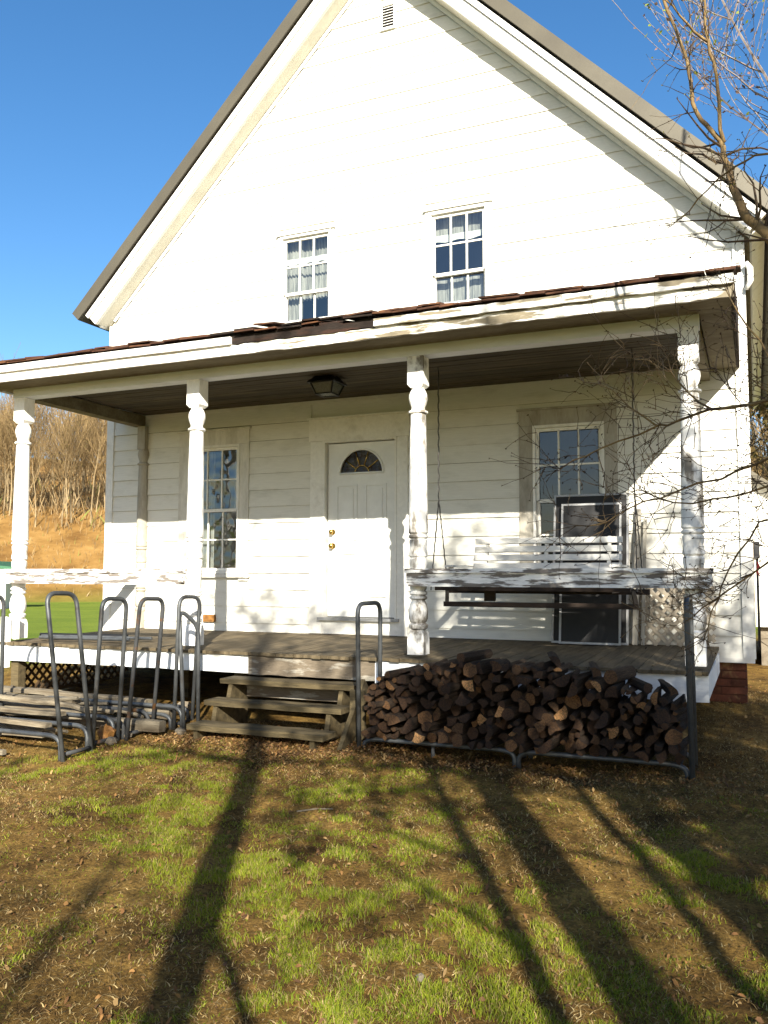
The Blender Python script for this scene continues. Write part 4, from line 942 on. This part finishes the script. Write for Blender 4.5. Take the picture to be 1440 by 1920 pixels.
yard_tree((8.6, -15.4, gz(8.6, -15.4)), (.2, .1, 0), 6.2, .05, 41, 'small yard tree farther behind the viewer, left of the far pair', 3, None, (5, 7), .034, 1, .36)
yard_tree((11.4, -15.0, gz(11.4, -15.0)), (-.2, .1, 0), 6.2, .05, 43, 'small yard tree farther behind the viewer, right of the far pair', 3, None, (5, 7), .034, 1, .36)

# the leaning sapling at the right edge of the picture
TRC = {'trunk': [(8.6, -3.9, -.8), (8.35, -3.95, .1), (7.9, -3.95, 1.2), (7.35, -3.92, 2.0), (6.98, -3.9, 2.38), (6.82, -3.9, 2.47), (6.76, -3.88, 2.57), (6.7, -3.86, 2.65), (6.67, -3.84, 2.74), (6.65, -3.81, 2.82), (6.63, -3.79, 2.93), (6.6, -3.77, 3.03), (6.59, -3.75, 3.13)],
 'forkL': [(6.59, -3.75, 3.13), (6.52, -3.72, 3.25), (6.46, -3.69, 3.37), (6.44, -3.66, 3.51), (6.42, -3.62, 3.67), (6.4, -3.59, 3.79), (6.34, -3.56, 4.01), (6.27, -3.53, 4.24), (6.18, -3.5, 4.57), (6.15, -3.4, 5.1)],
 'forkR': [(6.59, -3.75, 3.13), (6.59, -3.78, 3.28), (6.58, -3.81, 3.4), (6.56, -3.84, 3.55), (6.54, -3.86, 3.66), (6.53, -3.89, 3.79), (6.53, -3.92, 3.92), (6.55, -3.95, 4.17), (6.6, -4.0, 4.8)],
 'side1': [(6.54, -3.85, 3.67), (6.47, -3.93, 3.71), (6.4, -4.02, 3.77), (6.32, -4.1, 3.84)],
 'stemB': [(8.6, -3.9, -.8), (8.75, -3.8, 1.5), (8.8, -3.5, 3.6), (8.7, -3.3, 5.0), (8.55, -3.22, 5.45)],
 'arch': [(8.55, -3.22, 5.45), (8.29, -3.2, 5.55), (8.07, -3.2, 5.62), (7.88, -3.2, 5.78), (7.73, -3.2, 5.97), (7.66, -3.2, 6.17), (7.62, -3.1, 6.5)],
 'cross': [(7.5, -4.2, 2.0), (7.1, -4.3, 2.7), (6.9, -4.3, 2.81), (6.82, -4.25, 2.8), (6.71, -4.2, 2.79), (6.62, -4.15, 2.77), (6.54, -4.1, 2.72), (6.42, -4.05, 2.64), (6.34, -4.0, 2.59)]}
TRR = {'stemB': (.06, .03), 'arch': (.028, .014), 'trunk': (.046, .015), 'forkL': (.015, .007), 'forkR': (.012, .0055), 'side1': (.009, .004), 'cross': (.009, .003)}
SHR = {'low1': [(7.9, -4.6, .2), (7.3, -4.65, 1.2), (6.87, -4.6, 1.47), (6.78, -4.51, 1.48), (6.66, -4.42, 1.48), (6.52, -4.34, 1.48), (6.36, -4.25, 1.45), (6.26, -4.16, 1.45), (6.04, -4.08, 1.39), (5.85, -3.99, 1.34), (5.68, -3.9, 1.28)],
 'low1b': [(6.25, -4.1, 1.46), (6.09, -4.0, 1.59), (5.99, -3.9, 1.71), (5.81, -3.8, 1.8)],
 'low1c': [(6.52, -4.3, 1.49), (6.41, -4.22, 1.61), (6.33, -4.15, 1.73), (6.2, -4.08, 1.82), (6.12, -4.0, 1.86)],
 'low2': [(7.8, -4.5, .0), (7.2, -4.45, 1.1), (6.88, -4.4, 1.27), (6.78, -4.33, 1.24), (6.66, -4.26, 1.19), (6.45, -4.19, 1.14), (6.26, -4.11, 1.08), (6.08, -4.04, 1.02), (5.94, -3.97, 0.96), (5.77, -3.9, 0.95)],
 'low3': [(7.6, -4.4, -.1), (7.1, -4.3, .8), (6.86, -4.2, 0.82), (6.76, -4.14, 0.73), (6.64, -4.08, 0.64), (6.5, -4.02, 0.54), (6.41, -3.96, 0.46), (6.35, -3.9, 0.42)],
 'low4': [(7.7, -4.2, .1), (7.1, -4.1, 1.1), (6.85, -4.0, 1.16), (6.78, -3.92, 1.13), (6.59, -3.84, 1.1), (6.4, -3.76, 1.07), (6.19, -3.68, 1.11), (6.09, -3.6, 1.18)],
 'low5': [(7.8, -4.4, .3), (7.1, -4.2, 1.4), (6.83, -4.1, 1.69), (6.76, -4.03, 1.88), (6.66, -3.97, 2.07), (6.6, -3.9, 2.22)],
 'low6': [(7.4, -4.2, .5), (6.95, -4.1, 1.0), (6.73, -4.0, 0.94), (6.63, -3.98, 0.78), (6.53, -3.95, 0.61), (6.49, -3.92, 0.47), (6.44, -3.9, 0.32)],
 'stem1': [(7.85, -4.35, -.8), (7.8, -4.45, 0), (7.55, -4.45, .7)], 'stem2': [(7.95, -4.45, -.8), (7.9, -4.6, .2)]}
SRR = {'low1': (.013, .0035), 'low1b': (.006, .003), 'low1c': (.006, .003), 'low2': (.010, .0028), 'low3': (.009, .0025), 'low4': (.010, .003), 'low5': (.010, .003), 'low6': (.008, .0025), 'stem1': (.03, .02), 'stem2': (.03, .022)}
def traced(root, tr, rr, seed, twig_len, ntw, mb_, mt_, budcols):
    rg = random.Random(seed); a = MB(); tw = MB(); tips = []
    for k_, pts in tr.items():
        r0, r1 = rr[k_]; P = [Vector(p_) for p_ in pts]; fine = []
        for i in range(len(P) - 1):
            for s in (0, .5): fine.append(P[i].lerp(P[i + 1], s) + Vector((rg.gauss(0, .006), rg.gauss(0, .006), rg.gauss(0, .006))) * (1 if r0 < .04 else .6))
        fine.append(P[-1]); n_ = len(fine); a.tube(fine, [r0 + (r1 - r0) * (i / (n_ - 1)) ** .8 for i in range(n_)], 7)
        if k_.startswith('stem'): continue
        for i in range(2, n_):
            for _ in range(ntw):
                if rg.random() < .55:
                    dd = (fine[min(i + 1, n_ - 1)] - fine[i - 1]).normalized(); v = Vector((rg.gauss(-.2, .7), rg.gauss(0, .6), rg.gauss(.25, .7))); v = (v - dd * v.dot(dd) * .4)
                    out = []; grow(rg, fine[i], dd * .5 + v.normalized() * .8, twig_len * rg.uniform(.4, 1.2), max(.0022, r1 * .55), 1, 2, out, .8, .05, (1, 3), .22)
                    for lev, pp, ra in out: tw.tube(pp, [max(.0012, x_) for x_ in ra], 4, cap=False); tips += [pp[-1], pp[len(pp) // 2]]
        tips.append(fine[-1])
    obj('trunk', a, mb_, root, smooth=True); obj('twigs', tw, mt_, root)['kind'] = 'stuff'
    buds_mesh('buds', tips, rg, .006, budcols, root, m_bud, 2, .003)
t = thing('leaning_sapling', (8.6, -3.9, -.8), 'leaning sapling with forked golden trunk at the upper right edge', 'tree')
traced(t, TRC, TRR, 5, .42, 2, m_bark2, m_twig, [(.10, .05, .03), (.40, .38, .08)])
t = thing('bare_shrub', (7.85, -4.4, -.8), 'bare budding shrub reaching across the right end of the porch', 'shrub')
traced(t, SHR, SRR, 6, .40, 5, m_bark2, m_twig, [(.035, .02, .015), (.06, .03, .02), (.16, .10, .04)])
# spring tree behind the house on the right
def back_tree(base, h, r, seed, lab, leafcols, bud, per, mtw, maxlev=3):
    t = thing('spring_tree', base, lab, 'tree'); rg = random.Random(seed); out = []
    grow(rg, base, (rg.uniform(-.1, .1), rg.uniform(-.1, .1), 1), h, r, 0, maxlev, out, .6, .25, (6, 9), .06)
    tr = MB(); tw = MB(); tips = []
    for lev, pp, ra in out:
        (tr if lev == 0 else tw).tube(pp, [max(.004, x_) for x_ in ra], 8 if lev == 0 else 4, cap=False)
        if lev >= 2: tips += pp[1:]
    obj('trunk', tr, m_bark, t, smooth=True); obj('crown', tw, mtw, t)['kind'] = 'stuff'; buds_mesh('leaves', tips, rg, bud, leafcols, t, m_bud, per); return t
back_tree((7.75, 11.0, gz(7.75, 11.0)), 6.2, .06, 61, 'brown leafless thicket tree seen past the right house corner', [(.30, .21, .08), (.22, .15, .06), (.34, .27, .09)], .075, 4, m_hilltwig)
back_tree((6.95, 14.5, gz(6.95, 14.5)), 6.8, .06, 63, 'olive-brown thicket tree farther back past the right house corner', [(.26, .20, .08), (.24, .22, .07)], .08, 4, m_hilltwig)
PINK = [(.42, .25, .22), (.36, .24, .20), (.30, .20, .14)]
back_tree((9.2, 3.2, gz(9.2, 3.2)), 11.5, .07, 31, 'pale budding tree rising behind the right roof slope', PINK + [(.35, .42, .05)], .035, 1, m_twigpale)
back_tree((10.6, 1.4, gz(10.6, 1.4)), 10.0, .06, 33, 'yellow-green leafing tree at the top right corner', [(.42, .46, .04), (.34, .42, .05), (.50, .45, .05)], .05, 1, m_twigpale)
back_tree((8.3, 6.5, gz(8.3, 6.5)), 10.5, .065, 35, 'slender budding tree farthest back behind the right eave', PINK, .03, 1, m_twigpale)

# ------------------------------------------------------------------ wooded hillside
def hill_variant(seed, h):
    rg = random.Random(seed); out = []; tr = MB(); tw = MB()
    grow(rg, (0, 0, -.3), (rg.uniform(-.08, .08), rg.uniform(-.08, .08), 1), h, h * .013, 0, 2, out, .6, .22, (9, 13), .05)
    for lev, pp, ra in out: (tr if lev == 0 else tw).tube(pp, [max(.016, x_ * (.75 if lev else .8)) for x_ in ra], 6 if lev == 0 else 3, cap=False)
    return tr, tw
HL = 'bare grey-brown tree on the wooded hillside left of the porch'; HG = 'bare trees on the hillside'
variants = []
for i in range(6):
    root = thing('hillside_tree', (0, 0, 0), HL, 'tree', HG); tr, tw = hill_variant(400 + i, 9.0 + i * .5)
    obj('trunk', tr, m_hilltree, root); obj('crown', tw, m_hilltwig, root)['kind'] = 'stuff'; rgb_ = random.Random(i); buds_mesh('buds', [rgb_.choice(tw.v) for _ in range(420)], rgb_, .055, [(.44, .34, .10), (.38, .36, .09), (.46, .28, .13), (.34, .24, .12)], root, m_bud, 1); variants.append(root)
camp = Vector((6.706, -8.859, 0)); used = set(); rh_ = random.Random(99)
for i in range(166):
    if i < 150: az = rh_.uniform(-50, -39.5); d = rh_.uniform(67, 100)
    else: az = rh_.uniform(-1.5, 3.5); d = rh_.uniform(24, 44)
    if i % 4 == 0 and i < 150: d = rh_.uniform(63, 74)
    xx = camp.x + d * math.sin(math.radians(az)); yy = camp.y + d * math.cos(math.radians(az)); vi = i % 6; root = variants[vi]
    loc = (xx, yy, gz(xx, yy))
    if vi in used: root = copy_tree(root, None)
    used.add(vi); root.location = loc; root.rotation_euler = (0, 0, rh_.uniform(0, 6.28)); root.scale = (rh_.uniform(.42, .70) * (1.0 if d < 75 else .85),) * 3
    if i >= 150: root['label'] = 'bare tree on the slope glimpsed past the right house corner'; root['group'] = 'bare trees past the right corner'
# one evergreen high on the slope
d = 84; az = math.radians(-42.6); ex, ey = camp.x + d * math.sin(az), camp.y + d * math.cos(az)
ev = thing('evergreen_tree', (ex, ey, gz(ex, ey)), 'single green conifer high on the hillside under the porch beam', 'tree')
q = MB(); q.tube([(ex, ey, gz(ex, ey) - .3), (ex, ey, gz(ex, ey) + 10)], [.16, .04], 7); obj('trunk', q, m_hilltree, ev)
q = MB(); rg = random.Random(8)
for i in range(900):
    t = rg.random(); z = gz(ex, ey) + 3.0 + 7.2 * t; rr = (1 - t) * 2.2 * rg.uniform(.3, 1); a = rg.uniform(0, 6.28); c_ = Vector((ex + rr * math.cos(a), ey + rr * math.sin(a), z - rr * .15)); u = Vector((math.cos(a), math.sin(a), -.25)) * rg.uniform(.2, .45); s = Vector((-math.sin(a), math.cos(a), rg.uniform(-.4, .4))) * rg.uniform(.06, .14)
    q.quadmesh([c_ - s, c_ + u, c_ + s, c_ - u * .4], [(0, 1, 2, 3)])
obj('crown', q, m_evergreen, ev)
# undergrowth on the bank, one mass
rg = np.random.default_rng(4); N = 5200
azs = np.radians(np.concatenate([rg.uniform(-50.5, -39, 4600), rg.uniform(-3, 3, 600)])); ds = rg.uniform(52, 104, N) ; bx_ = camp.x + ds * np.sin(azs); by_ = camp.y + ds * np.cos(azs)
bz_ = ground_z(bx_, by_); hh = rg.uniform(.3, 2.4, N) * rg.uniform(.3, 1, N) * np.where(ds < 62, .3, 1); lean = rg.normal(0, .28, (N, 2)) * hh[:, None]; wd = rg.uniform(.012, .035, N); an = rg.uniform(0, np.pi, N)
v = np.zeros((N, 4, 3)); v[:, 0] = np.stack([bx_ - wd * np.cos(an), by_ - wd * np.sin(an), bz_ - .1], 1); v[:, 1] = np.stack([bx_ + wd * np.cos(an), by_ + wd * np.sin(an), bz_ - .1], 1)
v[:, 2] = np.stack([bx_ + lean[:, 0] + wd * .4, by_ + lean[:, 1], bz_ + hh], 1); v[:, 3] = np.stack([bx_ + lean[:, 0] * .5, by_ + lean[:, 1] * .5, bz_ + hh * .6], 1)
me = bpy.data.meshes.new('undergrowth'); ff = (np.arange(N)[:, None] * 4 + np.arange(4)[None]).tolist(); me.from_pydata(v.reshape(-1, 3).tolist(), [], ff); me.materials.append(m_leaf)
ca = me.color_attributes.new('Col', 'FLOAT_COLOR', 'CORNER'); cc = np.array([(.40, .27, .12), (.30, .19, .08), (.46, .34, .18), (.22, .16, .09), (.26, .28, .07)])[rg.choice(5, N, p=[.3, .25, .2, .2, .05])]; cc = np.concatenate([cc, np.ones((N, 1))], 1).repeat(4, 0); ca.data.foreach_set('color', cc.astype(np.float32).ravel())
o = bpy.data.objects.new('undergrowth', me); COL.objects.link(o); tag(o, 'tan leafless undergrowth on the hillside bank', 'undergrowth', kind='stuff')
# green-roofed shed on the lawn
def polar(az, d): a = math.radians(az); return camp.x + d * math.sin(a), camp.y + d * math.cos(a)
sx, sy = polar(-48.15, 40); gz0 = gz(sx, sy)
sh = thing('garden_shed', (sx, sy, gz0), 'small white shed with green sheet roof at the far left edge of the lawn', 'shed')
q = MB(); q.box(-1.6, 1.0, -1.1, 1.1, -.2, 1.55); R_ = Matrix.Translation((sx, sy, gz0)) @ Matrix.Rotation(math.radians(40), 4, 'Z'); q.xf(R_); obj('wall', q, m_trim, sh)
q = MB(); q.hexa([(-1.9, -1.3, 1.75), (1.3, -1.3, 1.62), (1.3, 1.3, 1.75), (-1.9, 1.3, 1.75), (-1.9, -1.3, 2.05), (1.3, -1.3, 1.72), (1.3, 1.3, 1.95), (-1.9, 1.3, 2.1)]); q.xf(R_); obj('roof', q, m_green, sh)
q = MB(); q.box(-.1, .55, -1.13, -1.101, 0, 1.4); q.xf(R_); obj('door', q, m_graytrim, sh)

# ------------------------------------------------------------------ grass, straw and leaves
rg = np.random.default_rng(12)
def in_view(x, y, pad=.3):
    dx = x - camp.x; dy = y - camp.y; f = dx * _f.x + dy * _f.y; s = dx * _r.x + dy * _r.y
    return (np.abs(s) < f * .46 + pad) & (f > 1.2)
def blades(name, x, y, h, w, lean, cols, m, label, cat, flat=False):
    n_ = len(x); z = ground_z(x, y); a = rg.uniform(0, 2 * np.pi, n_); la = rg.uniform(0, 2 * np.pi, n_)
    dx, dy = np.cos(a) * w, np.sin(a) * w; lx_, ly_ = np.cos(la) * lean, np.sin(la) * lean
    v = np.zeros((n_, 5, 3)); v[:, 0] = np.stack([x - dx, y - dy, z - .006], 1); v[:, 1] = np.stack([x + dx, y + dy, z - .006], 1)
    v[:, 2] = np.stack([x + lx_ * .4 + dx * .7, y + ly_ * .4 + dy * .7, z + h * .62], 1); v[:, 3] = np.stack([x + lx_ * .4 - dx * .7, y + ly_ * .4 - dy * .7, z + h * .62], 1); v[:, 4] = np.stack([x + lx_, y + ly_, z + h], 1)
    me = bpy.data.meshes.new(name); b0 = np.arange(n_) * 5
    nl = n_ * 7; me.vertices.add(n_ * 5); me.vertices.foreach_set('co', v.ravel()); me.loops.add(nl); me.polygons.add(n_ * 2)
    li = np.stack([b0, b0 + 1, b0 + 2, b0 + 3, b0 + 3, b0 + 2, b0 + 4], 1); me.loops.foreach_set('vertex_index', li.ravel())
    ls = np.stack([np.arange(n_) * 7, np.arange(n_) * 7 + 4], 1).ravel(); me.polygons.foreach_set('loop_start', ls); me.update(calc_edges=True); me.validate()
    ca_ = me.color_attributes.new('Col', 'FLOAT_COLOR', 'POINT'); cc_ = np.concatenate([cols, np.ones((n_, 1))], 1).repeat(5, 0); ca_.data.foreach_set('color', cc_.astype(np.float32).ravel())
    me.materials.append(m); o = bpy.data.objects.new(name, me); COL.objects.link(o); return tag(o, label, cat, kind='stuff')
N = 1500000; x = rg.uniform(-1.5, 9.8, N); y = rg.uniform(-7.6, -2.75, N)
pat = fbm(x, y, .9, 31, 3) * .6 + fbm(x, y, 3.6, 47, 3) * .4
tuft = fbm(x, y, 7.5, 63, 2)
dens = np.clip((pat - .43) * 5.0, 0, 1) * np.clip((tuft - .42) * 5.0, 0, 1) + .09 * np.clip((fbm(x, y, 14, 91, 2) - .42) * 5, 0, 1.3)
dens *= sstep(1.2, 2.4, x + (y + 3.6) * -.55)                       # bare soil by the racks
dens *= sstep(-2.8, -3.5, y) * (1 - .75 * sstep(-6.3, -7.0, y) * 0)
keep = in_view(x, y) & (rg.random(N) < dens * .9); x = x[keep]; y = y[keep]; n_ = len(x)
c0 = np.array([.10, .17, .010]); c1 = np.array([.38, .40, .03]); t = rg.random(n_)[:, None] * .7 + .3 * fbm(x, y, 1.7, 77, 2)[:, None]
cols = c0 * (1 - t) + c1 * t; dry = rg.random(n_) < .2; cols[dry] = np.array([.42, .33, .13]) * rg.uniform(.6, 1.1, (dry.sum(), 1))
tall = .007 + .020 * np.clip(pat[keep] - .42, 0, .3) / .3
blades('grass', x, y, rg.uniform(.45, 1.35, n_) * tall, rg.uniform(.0010, .0023, n_), rg.uniform(.006, .034, n_), cols, m_grass, 'patchy short spring grass growing in the yard soil', 'grass')
print('grass', n_)
N = 420000; x = rg.uniform(-1.5, 9.8, N); y = rg.uniform(-7.6, 1.5, N); keep = in_view(x, y) & ((y < -2.0) | (x > 6.2)) & (rg.random(N) < .25 + .75 * (fbm(x, y, 1.3, 5, 3) > .5)); x = x[keep]; y = y[keep]; n_ = len(x)
cols = np.array([(.40, .27, .10), (.26, .16, .06), (.13, .075, .028), (.56, .43, .20)])[rg.integers(0, 4, n_)] * rg.uniform(.7, 1.1, (n_, 1))
blades('dead_straw', x, y, rg.uniform(.002, .018, n_), rg.uniform(.0010, .0034, n_), rg.uniform(.012, .06, n_), cols, m_leaf, 'dead straw and thatch lying on the yard soil', 'straw')
# dead leaves
N = 17000; x = np.concatenate([rg.uniform(6.2, 8.0, 1000), rg.uniform(-1, 9, 9000), rg.normal(3.1, .6, 3500), rg.uniform(2.0, 6.6, 3500)]); y = np.concatenate([rg.uniform(-3, 4, 1000), rg.uniform(-7, -2.2, 9000), rg.normal(-2.85, .26, 3500), rg.normal(-2.72, .18, 3500)])
z = ground_z(x, y) + rg.uniform(.002, .02, N); vs = np.zeros((N, 6, 3)); s = rg.uniform(.005, .015, N); a = rg.uniform(0, 6.28, N); tl = rg.normal(0, .5, (N, 2))
for k_, (u, w_) in enumerate(((-1, 0), (-.3, -.5), (.5, -.4), (1.1, 0), (.5, .45), (-.3, .5))):
    px = (u * np.cos(a) - w_ * np.sin(a)) * s; py = (u * np.sin(a) + w_ * np.cos(a)) * s
    vs[:, k_] = np.stack([x + px, y + py, z + px * tl[:, 0] + py * tl[:, 1] + abs(w_) * s * .5 + s * .3], 1)
me = bpy.data.meshes.new('dead_leaves'); me.from_pydata(vs.reshape(-1, 3).tolist(), [], (np.arange(N)[:, None] * 6 + np.arange(6)[None]).tolist()); me.materials.append(m_leaf)
ca = me.color_attributes.new('Col', 'FLOAT_COLOR', 'CORNER'); cc = np.array([(.34, .18, .06), (.24, .12, .045), (.42, .27, .11), (.16, .085, .04)])[rg.integers(0, 4, N)] * rg.uniform(.7, 1.15, (N, 1)); cc = np.concatenate([cc, np.ones((N, 1))], 1).repeat(6, 0); ca.data.foreach_set('color', cc.astype(np.float32).ravel())
o = bpy.data.objects.new('dead_leaves', me); COL.objects.link(o); tag(o, 'curled brown dead leaves drifted around the steps and woodpile', 'leaves', kind='stuff')
# fallen sticks and a pebble
for i, (a, b_, r, lab) in enumerate((((4.05, -4.05), (4.25, -3.95), .006, 'fallen stick lying on grass left of the middle shadows'), ((1.75, -4.62), (1.95, -4.56), .010, 'short stick at the far left edge of the yard'))):
    z0, z1 = gz(*a) + r, gz(*b_) + r; q = MB(); q.tube([(a[0], a[1], z0), ((a[0] + b_[0]) / 2, (a[1] + b_[1]) / 2 + .015, (z0 + z1) / 2 + .006), (b_[0], b_[1], z1)], [r, r * .9, r * .6], 6); tag(obj('stick', q, m_timber, origin=(a[0], a[1], z0)), lab, 'stick')
rock((5.53, -5.78, gz(5.53, -5.78) + .012), .02, 5, 'single round pebble near the bottom centre of the yard', None, m_rock, 'pebble', 'pebble', (1, .9, .8))
